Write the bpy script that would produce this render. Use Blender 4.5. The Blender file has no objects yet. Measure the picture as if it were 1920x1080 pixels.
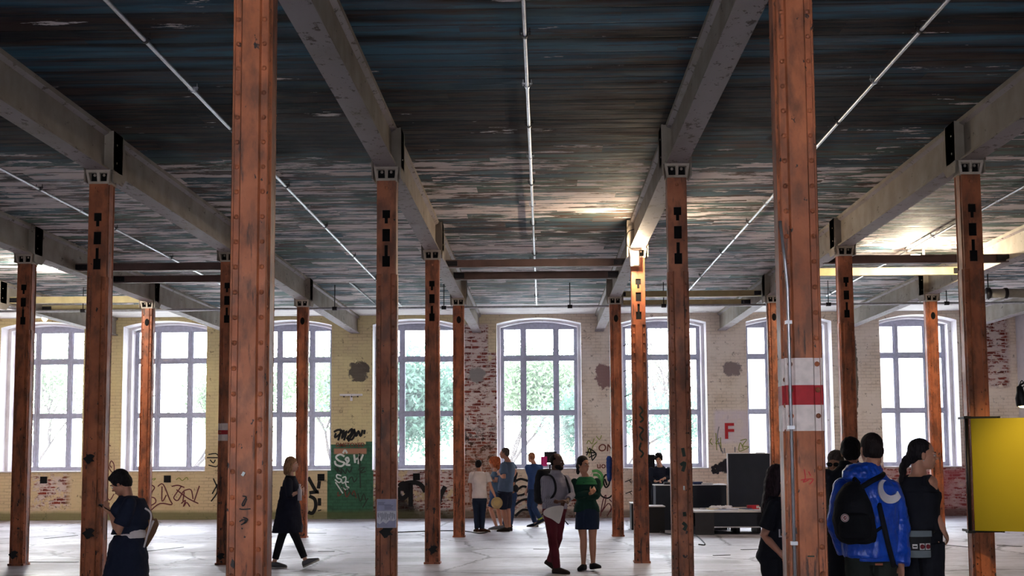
import bpy, bmesh, math, random
from mathutils import Vector, Matrix, noise as mnoise
random.seed(7)
sc = bpy.context.scene
COL = sc.collection
PI = math.pi
# ---------------------------------------------------------------- camera
PITCH, YAW, ROLL, FPX, CYP, CAMH = .09348, -.02312, -.00612, 2450.0, 620.0, 1.67449
X0 = -.10568
fw = Vector((math.sin(YAW)*math.cos(PITCH), math.cos(YAW)*math.cos(PITCH), math.sin(PITCH)))
rt0 = Vector((math.cos(YAW), -math.sin(YAW), 0)); up0 = rt0.cross(fw)
rt = rt0*math.cos(ROLL)+up0*math.sin(ROLL); up = -rt0*math.sin(ROLL)+up0*math.cos(ROLL)
CAM = Vector((0, 0, CAMH))
cd = bpy.data.cameras.new('camera'); cam = bpy.data.objects.new('camera', cd); COL.objects.link(cam)
M4 = Matrix((rt, up, -fw)).transposed().to_4x4(); M4.translation = CAM
cam.matrix_world = M4
cd.sensor_width = 36; cd.lens = FPX/1920*36; cd.shift_y = (CYP-540)/1920; cd.clip_end = 300
sc.camera = cam
# ---------------------------------------------------------------- world, exposure
w = bpy.data.worlds.new('sky'); sc.world = w; w.use_nodes = True
nt = w.node_tree; bg = nt.nodes['Background']
g = nt.nodes.new('ShaderNodeTexCoord'); sx = nt.nodes.new('ShaderNodeSeparateXYZ'); rp = nt.nodes.new('ShaderNodeValToRGB')
nt.links.new(g.outputs['Generated'], sx.inputs[0]); nt.links.new(sx.outputs[2], rp.inputs[0]); nt.links.new(rp.outputs[0], bg.inputs[0])
rp.color_ramp.elements[0].position = 0.0; rp.color_ramp.elements[0].color = (.93, .95, 1, 1)
rp.color_ramp.elements[1].position = .7; rp.color_ramp.elements[1].color = (.80, .88, 1, 1)
bg.inputs[1].default_value = 7.0
sc.view_settings.view_transform = 'Standard'; sc.view_settings.look = 'None'; sc.view_settings.gamma = 1
sc.view_settings.use_curve_mapping = False
sc.view_settings.exposure = 1.75
sc.cycles.use_denoising = True
sc.cycles.max_bounces = 8; sc.cycles.diffuse_bounces = 5; sc.cycles.transparent_max_bounces = 12
sc.cycles.sample_clamp_indirect = 8

def at(u, v, Y):
    r = fw + rt*((u-960)/FPX) - up*((v-CYP)/FPX)
    return CAM + r*(Y/r.y)
def ground(u, v):
    r = fw + rt*((u-960)/FPX) - up*((v-CYP)/FPX)
    return CAM + r*(-CAMH/r.z)
# ---------------------------------------------------------------- object helpers
def tag(o, label=None, cat=None, group=None, kind=None):
    if label: o['label'] = label
    if cat: o['category'] = cat
    if group: o['group'] = group
    if kind: o['kind'] = kind
    return o
def empty(name, loc=(0, 0, 0), label=None, cat=None, group=None, kind=None):
    o = bpy.data.objects.new(name, None); COL.objects.link(o); o.location = loc; o.empty_display_size = .1
    return tag(o, label, cat, group, kind)
def par(o, p):
    o.parent = p; o.matrix_parent_inverse = Matrix.Identity(4)
    if p is not None: o.location = Vector(o.location) - pw(p)
def pw(p):
    l = Vector(p.location)
    return l + (pw(p.parent) if p.parent else Vector())
def frame(d, ref=Vector((0, 0, 1))):
    d = d.normalized()
    if abs(d.dot(ref)) > .98: ref = Vector((0, 1, 0))
    a = d.cross(ref).normalized(); return a, a.cross(d).normalized()
class MB:
    def __init__(s): s.v = []; s.f = []; s.m = []; s.mi = 0
    def add(s, vs, fs):
        b = len(s.v); s.v += [tuple(v) for v in vs]
        for f in fs: s.f.append([b+i for i in f]); s.m.append(s.mi)
        return s
    def box(s, lo, hi):
        x0, y0, z0 = lo; x1, y1, z1 = hi
        return s.add([(x0,y0,z0),(x1,y0,z0),(x1,y1,z0),(x0,y1,z0),(x0,y0,z1),(x1,y0,z1),(x1,y1,z1),(x0,y1,z1)],
            [(0,3,2,1),(4,5,6,7),(0,1,5,4),(1,2,6,5),(2,3,7,6),(3,0,4,7)])
    def obox(s, c, sx, sy, sz, ax, ay, az):
        c = Vector(c); ax, ay, az = Vector(ax), Vector(ay), Vector(az)
        vs = [c+ax*(i*sx/2)+ay*(j*sy/2)+az*(k*sz/2) for k in (-1,1) for j in (-1,1) for i in (-1,1)]
        return s.add(vs, [(0,2,3,1),(4,5,7,6),(0,1,5,4),(1,3,7,5),(3,2,6,7),(2,0,4,6)])
    def loft(s, rings, cap=True):
        n = len(rings[0]); b = len(s.v)
        for r in rings: s.v += [tuple(p) for p in r]
        for i in range(len(rings)-1):
            for j in range(n):
                k = (j+1) % n
                s.f.append([b+i*n+j, b+i*n+k, b+(i+1)*n+k, b+(i+1)*n+j]); s.m.append(s.mi)
        if cap:
            s.f.append([b+j for j in reversed(range(n))]); s.m.append(s.mi)
            s.f.append([b+(len(rings)-1)*n+j for j in range(n)]); s.m.append(s.mi)
        return s
    def ell_ring(s, c, a, b, ra, rb, n=16, p=2.0):
        out = []
        for i in range(n):
            t = 2*PI*i/n; ct, st = math.cos(t), math.sin(t)
            out.append(Vector(c)+Vector(a)*(ra*math.copysign(abs(ct)**(2/p), ct))+Vector(b)*(rb*math.copysign(abs(st)**(2/p), st)))
        return out
    def tube(s, pts, rad, n=10, cap=True, round_ends=False):
        pts = [Vector(p) for p in pts]
        if not hasattr(rad, '__len__'): rad = [rad]*len(pts)
        rings = []; ref = None
        for i, p in enumerate(pts):
            d = (pts[min(i+1, len(pts)-1)]-pts[max(i-1, 0)])
            if d.length < 1e-9: d = Vector((0, 0, 1))
            d.normalize()
            if ref is None: a, b = frame(d)
            else:
                a = ref-d*ref.dot(d)
                a = a.normalized() if a.length > 1e-6 else frame(d)[0]
                b = d.cross(a)
                b = a.cross(d) if False else b
            if ref is None: b = d.cross(a)
            ref = a
            if round_ends and i == 0:
                for q in (.92, .6): rings.append(s.ell_ring(p-d*rad[0]*q, a, b, rad[0]*math.sqrt(1-q*q), rad[0]*math.sqrt(1-q*q), n))
            rings.append(s.ell_ring(p, a, b, rad[i], rad[i], n))
            if round_ends and i == len(pts)-1:
                for q in (.6, .92): rings.append(s.ell_ring(p+d*rad[i]*q, a, b, rad[i]*math.sqrt(1-q*q), rad[i]*math.sqrt(1-q*q), n))
        return s.loft(rings, cap)
    def ellip(s, c, r, A=None, nu=14, nv=8):
        c = Vector(c); A = A or Matrix.Identity(3); rings = []
        for i in range(1, nv):
            t = PI*i/nv
            rings.append([c + A @ Vector((r[0]*math.sin(t)*math.cos(2*PI*j/nu), r[1]*math.sin(t)*math.sin(2*PI*j/nu), -r[2]*math.cos(t))) for j in range(nu)])
        b = len(s.v); s.loft(rings, False)
        s.v += [tuple(c+A@Vector((0,0,-r[2]))), tuple(c+A@Vector((0,0,r[2])))]
        lo, hi = len(s.v)-2, len(s.v)-1; e = b+(nv-2)*nu
        for j in range(nu):
            k = (j+1) % nu
            s.f.append([lo, b+k, b+j]); s.m.append(s.mi); s.f.append([hi, e+j, e+k]); s.m.append(s.mi)
        return s
    def cyl(s, a, b, r, n=16): return s.tube([a, b], r, n)
    def build(s, name, mats, parent=None, smooth=False, origin=None):
        me = bpy.data.meshes.new(name)
        o = bpy.data.objects.new(name, me); COL.objects.link(o)
        off = Vector(origin) if origin is not None else (pw(parent) if parent else Vector())
        me.from_pydata([tuple(Vector(v)-off) for v in s.v], [], s.f)
        if not isinstance(mats, (list, tuple)): mats = [mats]
        for m in mats: me.materials.append(m)
        if len(mats) > 1: me.polygons.foreach_set('material_index', s.m)
        bm = bmesh.new(); bm.from_mesh(me); bmesh.ops.recalc_face_normals(bm, faces=bm.faces); bm.to_mesh(me); bm.free()
        if smooth: me.polygons.foreach_set('use_smooth', [True]*len(me.polygons))
        if parent is not None: o.parent = parent; o.location = off-pw(parent)
        else: o.location = off
        me.update(); return o
def bevel(o, w=.004, seg=1):
    m = o.modifiers.new('bevel', 'BEVEL'); m.width = w; m.segments = seg; m.limit_method = 'ANGLE'; return o
# ---------------------------------------------------------------- materials
def srgb(r, g, b):
    f = lambda c: (c/255/12.92) if c/255 <= .04045 else ((c/255+.055)/1.055)**2.4
    return (f(r), f(g), f(b), 1)
class NT:
    def __init__(s, name, rough=.7, metal=0, spec=.3):
        s.mat = bpy.data.materials.new(name); s.mat.use_nodes = True; s.t = s.mat.node_tree
        s.b = s.t.nodes['Principled BSDF']; s.b.inputs['Roughness'].default_value = rough
        s.b.inputs['Metallic'].default_value = metal; s.b.inputs['Specular IOR Level'].default_value = spec
        s.co = None
    def n(s, k): return s.t.nodes.new(k)
    def put(s, sock, v):
        if hasattr(v, 'is_output') or isinstance(v, bpy.types.NodeSocket): s.t.links.new(v, sock)
        elif isinstance(v, (int, float)):
            if sock.type == 'RGBA': sock.default_value = (v, v, v, 1)
            elif sock.type == 'VECTOR': sock.default_value = (v, v, v)
            else: sock.default_value = v
        else:
            v = tuple(v); sock.default_value = v if sock.type == 'RGBA' else v[:3]
    def coord(s, world=True):
        if s.co is None:
            if world:
                g = s.n('ShaderNodeNewGeometry'); s.co = g.outputs['Position']
            else:
                s.co = s.n('ShaderNodeTexCoord').outputs['Object']
        return s.co
    def xyz(s, vec=None):
        x = s.n('ShaderNodeSeparateXYZ'); s.put(x.inputs[0], vec or s.coord()); return x.outputs
    def comb(s, x, y, z):
        c = s.n('ShaderNodeCombineXYZ')
        for i, v in enumerate((x, y, z)): s.put(c.inputs[i], v)
        return c.outputs[0]
    def mp(s, scale=(1,1,1), loc=(0,0,0), rot=(0,0,0), vec=None):
        m = s.n('ShaderNodeMapping'); s.put(m.inputs[0], vec or s.coord())
        m.inputs['Scale'].default_value = scale; m.inputs['Location'].default_value = loc; m.inputs['Rotation'].default_value = rot
        return m.outputs[0]
    def noise(s, vec=None, scale=5, detail=4, rough=.5, dist=0):
        m = s.n('ShaderNodeTexNoise'); s.put(m.inputs['Vector'], vec or s.coord())
        m.inputs['Scale'].default_value = scale; m.inputs['Detail'].default_value = detail
        m.inputs['Roughness'].default_value = rough; m.inputs['Distortion'].default_value = dist
        return m.outputs[0]
    def m(s, op, a, b=0, c=0):
        x = s.n('ShaderNodeMath'); x.operation = op
        s.put(x.inputs[0], a); s.put(x.inputs[1], b)
        if op in ('MULTIPLY_ADD',): s.put(x.inputs[2], c)
        return x.outputs[0]
    def step(s, v, lo, hi, a=0, b=1):
        x = s.n('ShaderNodeMapRange'); s.put(x.inputs[0], v)
        for i, q in enumerate((lo, hi, a, b)): x.inputs[i+1].default_value = q
        return x.outputs[0]
    def mix(s, f, a, b, mode='MIX'):
        x = s.n('ShaderNodeMix'); x.data_type = 'RGBA'; x.blend_type = mode
        s.put(x.inputs[0], f); s.put(x.inputs[6], a); s.put(x.inputs[7], b); return x.outputs[2]
    def rect(s, a, a0, a1, b, b0, b1, soft=.02):
        q = s.m('MULTIPLY', s.step(a, a0-soft, a0+soft), s.step(a, a1-soft, a1+soft, 1, 0))
        r = s.m('MULTIPLY', s.step(b, b0-soft, b0+soft), s.step(b, b1-soft, b1+soft, 1, 0))
        return s.m('MULTIPLY', q, r)
    def bump(s, h, strength=.4, dist=.01):
        x = s.n('ShaderNodeBump'); s.put(x.inputs['Height'], h); x.inputs['Strength'].default_value = strength
        x.inputs['Distance'].default_value = dist; s.t.links.new(x.outputs[0], s.b.inputs['Normal'])
    def out(s, c, rough=None):
        s.put(s.b.inputs['Base Color'], c)
        if rough is not None: s.put(s.b.inputs['Roughness'], rough)
        return s.mat
def flat(name, rgb, rough=.7, metal=0, var=.12, scale=9, spec=.3, bump=0):
    n = NT(name, rough, metal, spec); c = srgb(*rgb)
    k = n.noise(scale=scale, detail=3)
    d = tuple(max(0, x*(1-var)) for x in c[:3])+(1,); e = tuple(min(1, x*(1+var)) for x in c[:3])+(1,)
    if bump: n.bump(n.noise(scale=scale*6, detail=3), bump, .004)
    return n.out(n.mix(n.step(k, .3, .7), d, e))
def glow(name, rgb, strength):
    m = bpy.data.materials.new(name); m.use_nodes = True; b = m.node_tree.nodes['Principled BSDF']
    b.inputs['Emission Color'].default_value = srgb(*rgb); b.inputs['Emission Strength'].default_value = strength
    b.inputs['Base Color'].default_value = srgb(*rgb); return m
def mat_column():
    n = NT('rusty_orange_paint', .48, 0, .4); x, y, z = n.xyz()[0:3]
    big = n.noise(scale=2.2, detail=5, rough=.6); fine = n.noise(scale=45, detail=3)
    c = n.mix(n.step(big, .35, .68), srgb(186, 108, 70), srgb(150, 82, 52))
    c = n.mix(n.step(n.noise(vec=n.mp((1, 1, .45)), scale=8, detail=5, rough=.6), .44, .62, 0, .75), c, srgb(98, 60, 44))
    st = n.noise(vec=n.mp((9, 9, 1.1)), scale=1.6, detail=6, rough=.65)
    low = n.step(z, 0, 2.4, .06, 0)
    c = n.mix(n.step(n.m('ADD', st, low), .61, .68, 0, .85), c, srgb(46, 31, 28))
    sp = n.noise(vec=n.mp((1, 1, .6)), scale=17, detail=5, rough=.6)
    c = n.mix(n.step(n.m('ADD', sp, low), .665, .69), c, srgb(30, 22, 24))
    c = n.mix(n.step(fine, .68, .72, 0, .35), c, srgb(95, 50, 40))
    n.bump(n.m('ADD', sp, fine), .25, .004)
    return n.out(c, n.step(big, .3, .7, .4, .6))
def mat_beam():
    n = NT('flaking_beam_paint', .7, 0, .25)
    a = n.noise(scale=3, detail=5); p = n.noise(vec=n.mp((1, .45, 1)), scale=9, detail=6, rough=.68)
    c = n.mix(n.step(a, .35, .65), srgb(148, 138, 127), srgb(128, 117, 106))
    c = n.mix(n.step(p, .62, .66, 0, .8), c, srgb(74, 60, 54))
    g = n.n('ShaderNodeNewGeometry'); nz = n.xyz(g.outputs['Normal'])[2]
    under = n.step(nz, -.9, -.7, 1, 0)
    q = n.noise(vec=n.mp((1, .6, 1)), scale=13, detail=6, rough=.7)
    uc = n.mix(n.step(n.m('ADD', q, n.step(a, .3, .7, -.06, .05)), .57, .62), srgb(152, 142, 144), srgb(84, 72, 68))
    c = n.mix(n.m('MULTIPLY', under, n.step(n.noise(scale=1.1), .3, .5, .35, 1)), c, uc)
    n.bump(n.m('ADD', q, p), .3, .006)
    return n.out(c)
def mat_ceiling():
    n = NT('old_painted_boards', .8, 0, .15); x, y, z = n.xyz()[0:3]
    PW = .40
    yi = n.m('DIVIDE', y, PW); row = n.m('FLOOR', yi); fr = n.m('FRACT', yi)
    # each board has its own tone
    wn = n.n('ShaderNodeTexWhiteNoise'); wn.noise_dimensions = '2D'
    seg = n.m('FLOOR', n.m('DIVIDE', n.m('ADD', x, n.m('MULTIPLY', row, 1.37)), 3.3))
    n.put(wn.inputs['Vector'], n.comb(row, seg, 0)); rnd = wn.outputs[0]
    fr2 = n.m('FRACT', n.m('MULTIPLY', yi, 2))
    gap = n.m('MAXIMUM', n.m('MAXIMUM', n.step(fr, .0, .05, 1, 0), n.step(fr, .97, 1.0, 0, 1)), n.step(fr2, .0, .05, .45, 0))
    # paint streaks run along the boards
    v = n.comb(n.m('MULTIPLY', x, .55), n.m('ADD', n.m('MULTIPLY', y, 1.0), n.m('MULTIPLY', rnd, 7)), rnd)
    s1 = n.noise(vec=n.mp((1.25, 3.2, 1), vec=v), scale=1.5, detail=7, rough=.68)
    s2 = n.noise(vec=n.mp((1.0, 4.5, 1), loc=(5, 2, 0), vec=v), scale=1.8, detail=7, rough=.7)
    s3 = n.noise(vec=n.mp((.35, .5, 1), loc=(1.3, 8, 3)), scale=1.2, detail=4)
    base = n.mix(rnd, srgb(62, 90, 104), srgb(124, 142, 148))
    base = n.mix(n.step(n.noise(vec=n.mp((.25, .9, 1)), scale=1.1, detail=4), .45, .6), base, srgb(96, 116, 108))
    # near bays darker: old dark paint and stains, with shade painted in
    shade_stain = n.m('ADD', n.step(y, 14.2, 17.2, .30, -.06), n.m('MULTIPLY', n.m('SUBTRACT', s3, .5), .9))
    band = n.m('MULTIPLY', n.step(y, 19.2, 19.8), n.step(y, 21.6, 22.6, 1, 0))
    shade_stain = n.m('ADD', shade_stain, n.m('MULTIPLY', band, n.m('MULTIPLY', n.rect(x, -1.6, 1.5, y, 0, 60, .3), .2)))
    sm = n.step(shade_stain, .02, .24)
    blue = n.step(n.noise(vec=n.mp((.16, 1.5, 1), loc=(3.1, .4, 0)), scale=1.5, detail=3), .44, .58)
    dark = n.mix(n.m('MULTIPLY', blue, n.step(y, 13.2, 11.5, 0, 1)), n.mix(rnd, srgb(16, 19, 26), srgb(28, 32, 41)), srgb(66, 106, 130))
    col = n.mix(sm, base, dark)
    brown = n.step(n.m('ADD', s2, n.m('MULTIPLY', rnd, .08)), .52, .58)
    col = n.mix(n.m('MULTIPLY', brown, n.step(shade_stain, .1, .3, .85, .35)), col, n.mix(s3, srgb(60, 42, 36), srgb(100, 66, 48)))
    peel = n.step(n.m('SUBTRACT', n.m('ADD', s1, n.m('MULTIPLY', rnd, .11)), n.m('MULTIPLY', sm, .16)), .562, .575)
    pc = n.mix(n.noise(scale=2, detail=3), srgb(238, 218, 210), srgb(204, 202, 212))
    col = n.mix(n.m('MULTIPLY', peel, .9), col, pc)
    # whitewashed strip next to the window wall
    ww = n.step(n.m('ADD', y, n.m('MULTIPLY', s3, .3)), 31.9, 32.0)
    col = n.mix(ww, col, n.mix(n.step(s1, .62, .66), srgb(232, 226, 224), srgb(120, 100, 90)))
    # round burnt holes
    for hx, hy, rx, ry in ((2.95, 14.95, .33, .28), (4.95, 15.1, .36, .26)):
        dx = n.m('DIVIDE', n.m('SUBTRACT', x, hx), rx); dy = n.m('DIVIDE', n.m('SUBTRACT', y, hy), ry)
        d = n.m('ADD', n.m('MULTIPLY', dx, dx), n.m('MULTIPLY', dy, dy))
        col = n.mix(n.step(d, .8, 1.1, 1, 0), col, srgb(14, 12, 14))
    col = n.mix(gap, col, srgb(12, 12, 15))
    h = n.m('ADD', n.m('MULTIPLY', gap, -3), peel)
    n.bump(h, .5, .01)
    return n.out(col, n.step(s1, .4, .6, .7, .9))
def mat_floor():
    n = NT('worn_concrete_floor', .4, 0, .4); x, y, z = n.xyz()[0:3]
    a = n.noise(scale=.5, detail=6, rough=.6); b = n.noise(scale=6, detail=6, rough=.65)
    c = n.mix(n.step(a, .35, .65), srgb(190, 187, 198), srgb(158, 154, 166))
    c = n.mix(n.step(b, .5, .72, 0, .6), c, srgb(126, 120, 128))
    cr = n.n('ShaderNodeTexVoronoi'); cr.feature = 'DISTANCE_TO_EDGE'; cr.inputs['Scale'].default_value = .45
    n.put(cr.inputs['Vector'], n.mp((1, .8, 1), vec=n.comb(n.m('ADD', x, n.m('MULTIPLY', b, .35)), n.m('ADD', y, n.m('MULTIPLY', a, 1.2)), 0)))
    c = n.mix(n.step(cr.outputs[0], .006, .016, .85, 0), c, srgb(60, 55, 60))
    wv = n.noise(vec=n.mp((.4, 3.5, 1)), scale=1.6, detail=5)
    c = n.mix(n.step(wv, .56, .64, 0, .6), c, srgb(120, 114, 120))
    dk = n.noise(vec=n.mp((.7, 2.2, 1), loc=(4, 1, 0)), scale=1.1, detail=6, rough=.7)
    c = n.mix(n.step(dk, .62, .65, 0, .75), c, srgb(84, 78, 84))
    for x0, x1, y0, y1 in ((-2.95, -1.2, 22.4, 23.5), (-3.2, -1.3, 20.7, 21.4), (-8.2, -6.9, 20.6, 21.6), (-7.8, -6.4, 23.5, 24.3), (2.0, 3.0, 20, 20.6), (-1.75, -1.25, 22.5, 23.6)):
        q = n.rect(x, x0, x1, y, y0, y1, .03)
        c = n.mix(n.m('MULTIPLY', q, n.step(b, .3, .6, .8, .4)), c, srgb(112, 106, 112))
    n.bump(n.m('ADD', b, a), .15, .01)
    return n.out(c, n.step(a, .35, .65, .42, .6))
def mat_wall():
    n = NT('painted_brick_wall', .8, 0, .2); x, y, z = n.xyz()[0:3]
    br = n.n('ShaderNodeTexBrick'); n.put(br.inputs['Vector'], n.comb(n.m('ADD', x, y), z, 0))
    br.inputs['Scale'].default_value = 1; br.inputs['Brick Width'].default_value = .25; br.inputs['Row Height'].default_value = .083
    br.inputs['Mortar Size'].default_value = .010; br.inputs['Mortar Smooth'].default_value = .1; br.inputs['Bias'].default_value = -.2
    br.inputs['Color1'].default_value = srgb(138, 62, 48); br.inputs['Color2'].default_value = srgb(92, 42, 38); br.inputs['Mortar'].default_value = srgb(206, 190, 178)
    brick = br.outputs[0]; mort = br.outputs[1]
    N1 = n.noise(scale=1.3, detail=6, rough=.62); N2 = n.noise(scale=7, detail=6, rough=.68); N3 = n.noise(vec=n.mp((1, 1, 3)), scale=3.2, detail=6, rough=.7)
    # paint: ochre cream on the left, pinkish cream on the right
    paint = n.mix(n.step(x, -2.6, 1.0), srgb(220, 204, 156), srgb(240, 226, 212))
    paint = n.mix(n.step(N1, .45, .7, 0, .5), paint, srgb(205, 180, 150))
    lowp = n.m('MULTIPLY', n.step(z, 1.2, 2.3, 1, 0), .6)
    paint = n.mix(lowp, paint, n.mix(n.step(x, -2.6, 1.0), srgb(218, 190, 156), srgb(234, 208, 192)))
    paint = n.mix(n.m('MULTIPLY', n.m('MULTIPLY', mort, n.step(N1, .35, .65)), .30), paint, srgb(120, 96, 76))
    paint = n.mix(n.step(N3, .58, .66, 0, .35), paint, srgb(176, 150, 122)); paint = n.mix(n.step(N2, .62, .655, 0, .6), paint, srgb(112, 88, 72))
    # white-washed brick
    wb = n.mix(n.step(n.m('ADD', N3, n.m('MULTIPLY', N2, .2)), .56, .62), brick, srgb(214, 196, 190))
    wb = n.mix(n.step(N2, .62, .66), wb, srgb(120, 112, 112))
    ex = n.noise(scale=2.4, detail=5, rough=.7)
    e0 = n.rect(x, -2.30, -1.42, z, -1, 5.05, .03)
    e1 = n.m('MULTIPLY', n.rect(x, -1.45, -1.0, z, -1, 4.3, .03), n.step(ex, .36, .42))
    e2 = n.m('MULTIPLY', n.rect(x, 10.9, 12.1, z, 3.3, 5.3, .06), n.step(ex, .38, .42))
    e3 = n.m('MULTIPLY', n.rect(x, 8.7, 11.0, z, -1, 1.3, .05), n.step(ex, .34, .40))
    e4 = n.m('MULTIPLY', n.rect(x, -4.45, -2.2, z, -1, 1.26, .03), n.step(n.m('ADD', ex, n.m('MULTIPLY', z, -.06)), .36, .40))
    e5 = n.m('MULTIPLY', n.rect(x, -13.4, -12.4, z, .3, 1.2, .1), n.step(ex, .45, .5))
    e6 = n.m('MULTIPLY', n.rect(x, -1.3, 1.1, z, -1, .75, .1), n.step(ex, .40, .46))
    E = e0
    for q in (e1, e2, e3, e4, e5, e6): E = n.m('MAXIMUM', E, q)
    c = n.mix(E, paint, wb)
    pk = n.m('MULTIPLY', n.rect(x, 8.7, 11.0, z, -1, 1.2, .05), n.step(N1, .4, .6, .3, .75))
    c = n.mix(pk, c, srgb(190, 84, 90))
    # lower part of the bare pier is browner and sooty
    so = n.m('MULTIPLY', n.rect(x, -2.3, -1.1, z, 1.2, 2.3, .25), n.step(N2, .5, .58))
    c = n.mix(so, c, srgb(48, 38, 36))
    tn = n.m('MULTIPLY', n.rect(x, -2.3, -1.1, z, -1, 1.9, .2), .45)
    c = n.mix(tn, c, n.mix(N2, srgb(170, 110, 70), srgb(110, 70, 52)))
    # black painted lower part left of it
    bk = n.m('MULTIPLY', n.rect(x, -4.5, -2.25, z, -1, .78, .06), n.step(n.m('ADD', N1, n.m('MULTIPLY', z, -.35)), .2, .42))
    c = n.mix(n.m('MULTIPLY', bk, .92), c, srgb(24, 20, 20))
    # green panel
    gr = n.m('MAXIMUM', n.rect(x, -5.62, -4.42, z, -1, 1.93, .008), n.rect(x, -4.62, -4.42, z, 1.8, 2.0, .012))
    gc = n.mix(n.step(N2, .45, .7), srgb(66, 112, 88), srgb(48, 84, 66)); gc = n.mix(n.m('MULTIPLY', mort, .3), gc, srgb(30, 50, 40))
    gc = n.mix(n.rect(x, -5.45, -4.6, z, 1.68, 1.82, .02), gc, srgb(176, 128, 104))
    c = n.mix(gr, c, gc)
    # painted white patch by the letter
    wp = n.m('MULTIPLY', n.rect(x, 4.45, 5.35, z, 1.9, 2.75, .05), n.step(N1, .35, .5, .3, .8))
    c = n.mix(wp, c, srgb(228, 214, 222))
    # repaired plaster patches
    for px_, pz_, rx, rz, cc in ((-4.82, 3.83, .30, .30, (104, 96, 86)), (1.62, 3.65, .28, .34, (150, 120, 116)), (4.95, 3.83, .28, .2, (146, 130, 126)), (-1.72, 3.7, .24, .22, (150, 144, 140)), (8.1, 3.6, .1, 1.2, (120, 108, 96)), (4.75, 1.30, .22, .2, (52, 50, 60))):
        dx = n.m('DIVIDE', n.m('SUBTRACT', x, px_), rx); dz = n.m('DIVIDE', n.m('SUBTRACT', z, pz_), rz)
        d = n.m('ADD', n.m('ADD', n.m('MULTIPLY', dx, dx), n.m('MULTIPLY', dz, dz)), n.m('MULTIPLY', n.m('SUBTRACT', N2, .5), 2.6))
        c = n.mix(n.step(d, .7, .95, 1, 0), c, srgb(*cc))
    # damp foot of the wall with moss
    ft = n.step(n.m('ADD', z, n.m('MULTIPLY', n.m('SUBTRACT', N1, .5), .12)), .16, .26, .75, 0)
    c = n.mix(ft, c, n.mix(n.step(x, -5, -1), srgb(96, 102, 66), srgb(96, 82, 74)))
    n.bump(n.m('ADD', n.m('MULTIPLY', mort, -1.5), N2), .5, .012)
    return n.out(c)
def mat_plaster(name, rgb, rgb2):
    n = NT(name, .8, 0, .2)
    a = n.noise(scale=2.5, detail=6, rough=.65); b = n.noise(vec=n.mp((1, 1, .5)), scale=9, detail=6, rough=.7)
    c = n.mix(n.step(a, .4, .7), srgb(*rgb), srgb(*rgb2)); c = n.mix(n.step(b, .65, .69, 0, .7), c, srgb(130, 118, 108))
    n.bump(b, .3, .005); return n.out(c)
def mat_cloth(name, rgb, scale=60, var=.12, rough=.85):
    n = NT(name, rough, 0, .15); n.coord(False); c = srgb(*rgb)
    k = n.noise(scale=6, detail=3); f = n.noise(scale=scale*3, detail=2)
    d = tuple(x*(1-var) for x in c[:3])+(1,); e = tuple(min(1, x*(1+var)+.001) for x in c[:3])+(1,)
    n.bump(n.m('ADD', f, n.m('MULTIPLY', k, 2)), .25, .004)
    return n.out(n.mix(n.step(k, .3, .7), d, e))
def mat_skin(name, rgb):
    n = NT(name, .5, 0, .35); n.coord(False); c = srgb(*rgb)
    n.b.inputs['Subsurface Weight'].default_value = .08; n.b.inputs['Subsurface Radius'].default_value = (.02, .008, .004)
    k = n.noise(scale=14, detail=3)
    return n.out(n.mix(n.step(k, .3, .7), tuple(x*.9 for x in c[:3])+(1,), c))
def mat_hair(name, rgb, rgb2=None):
    n = NT(name, .65, 0, .15); n.coord(False)
    f = n.noise(vec=n.mp((60, 60, 6)), scale=2, detail=3)
    c1 = srgb(*rgb); c2 = srgb(*(rgb2 or tuple(min(255, int(q*1.5)+6) for q in rgb)))
    n.bump(f, .6, .01); return n.out(n.mix(n.step(f, .4, .65), c1, c2))
def mat_glass():
    m = bpy.data.materials.new('dusty_window_glass'); m.use_nodes = True; t = m.node_tree
    for q in list(t.nodes): t.nodes.remove(q)
    o = t.nodes.new('ShaderNodeOutputMaterial'); tr = t.nodes.new('ShaderNodeBsdfTransparent'); gl = t.nodes.new('ShaderNodeBsdfGlossy')
    df = t.nodes.new('ShaderNodeBsdfTranslucent'); df.inputs[0].default_value = (.9, .93, 1, 1)
    gl.inputs['Roughness'].default_value = .05
    fr = t.nodes.new('ShaderNodeFresnel'); fr.inputs[0].default_value = 1.3
    a = t.nodes.new('ShaderNodeMixShader'); b = t.nodes.new('ShaderNodeMixShader'); b.inputs[0].default_value = .012
    t.links.new(fr.outputs[0], a.inputs[0]); t.links.new(tr.outputs[0], a.inputs[1]); t.links.new(gl.outputs[0], a.inputs[2])
    t.links.new(a.outputs[0], b.inputs[1]); t.links.new(df.outputs[0], b.inputs[2]); t.links.new(b.outputs[0], o.inputs[0])
    return m
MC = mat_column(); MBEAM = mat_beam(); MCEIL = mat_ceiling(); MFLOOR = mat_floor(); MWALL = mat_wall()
MWHITE = mat_plaster('white_reveal_plaster', (232, 228, 232), (214, 208, 212))
MFRAME = flat('grey_window_paint', (172, 172, 188), .5, 0, .12, 14)
MGLASS = mat_glass()
MBLACK = flat('matt_black', (22, 22, 27), .6); MDARK = flat('dark_opening', (9, 8, 10), .9)
MCAP = mat_plaster('cream_cap_paint', (188, 176, 164), (158, 144, 130))
MSTEEL = flat('galvanised_steel', (186, 186, 192), .35, .75, .15, 20); MDMETAL = flat('dark_metal', (44, 42, 46), .45, .6)
MBROWN = flat('brown_bar_paint', (92, 70, 66), .55, 0, .2, 6); MOCHRE = flat('cream_bar_paint', (176, 160, 120), .6, 0, .15, 5)
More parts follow.
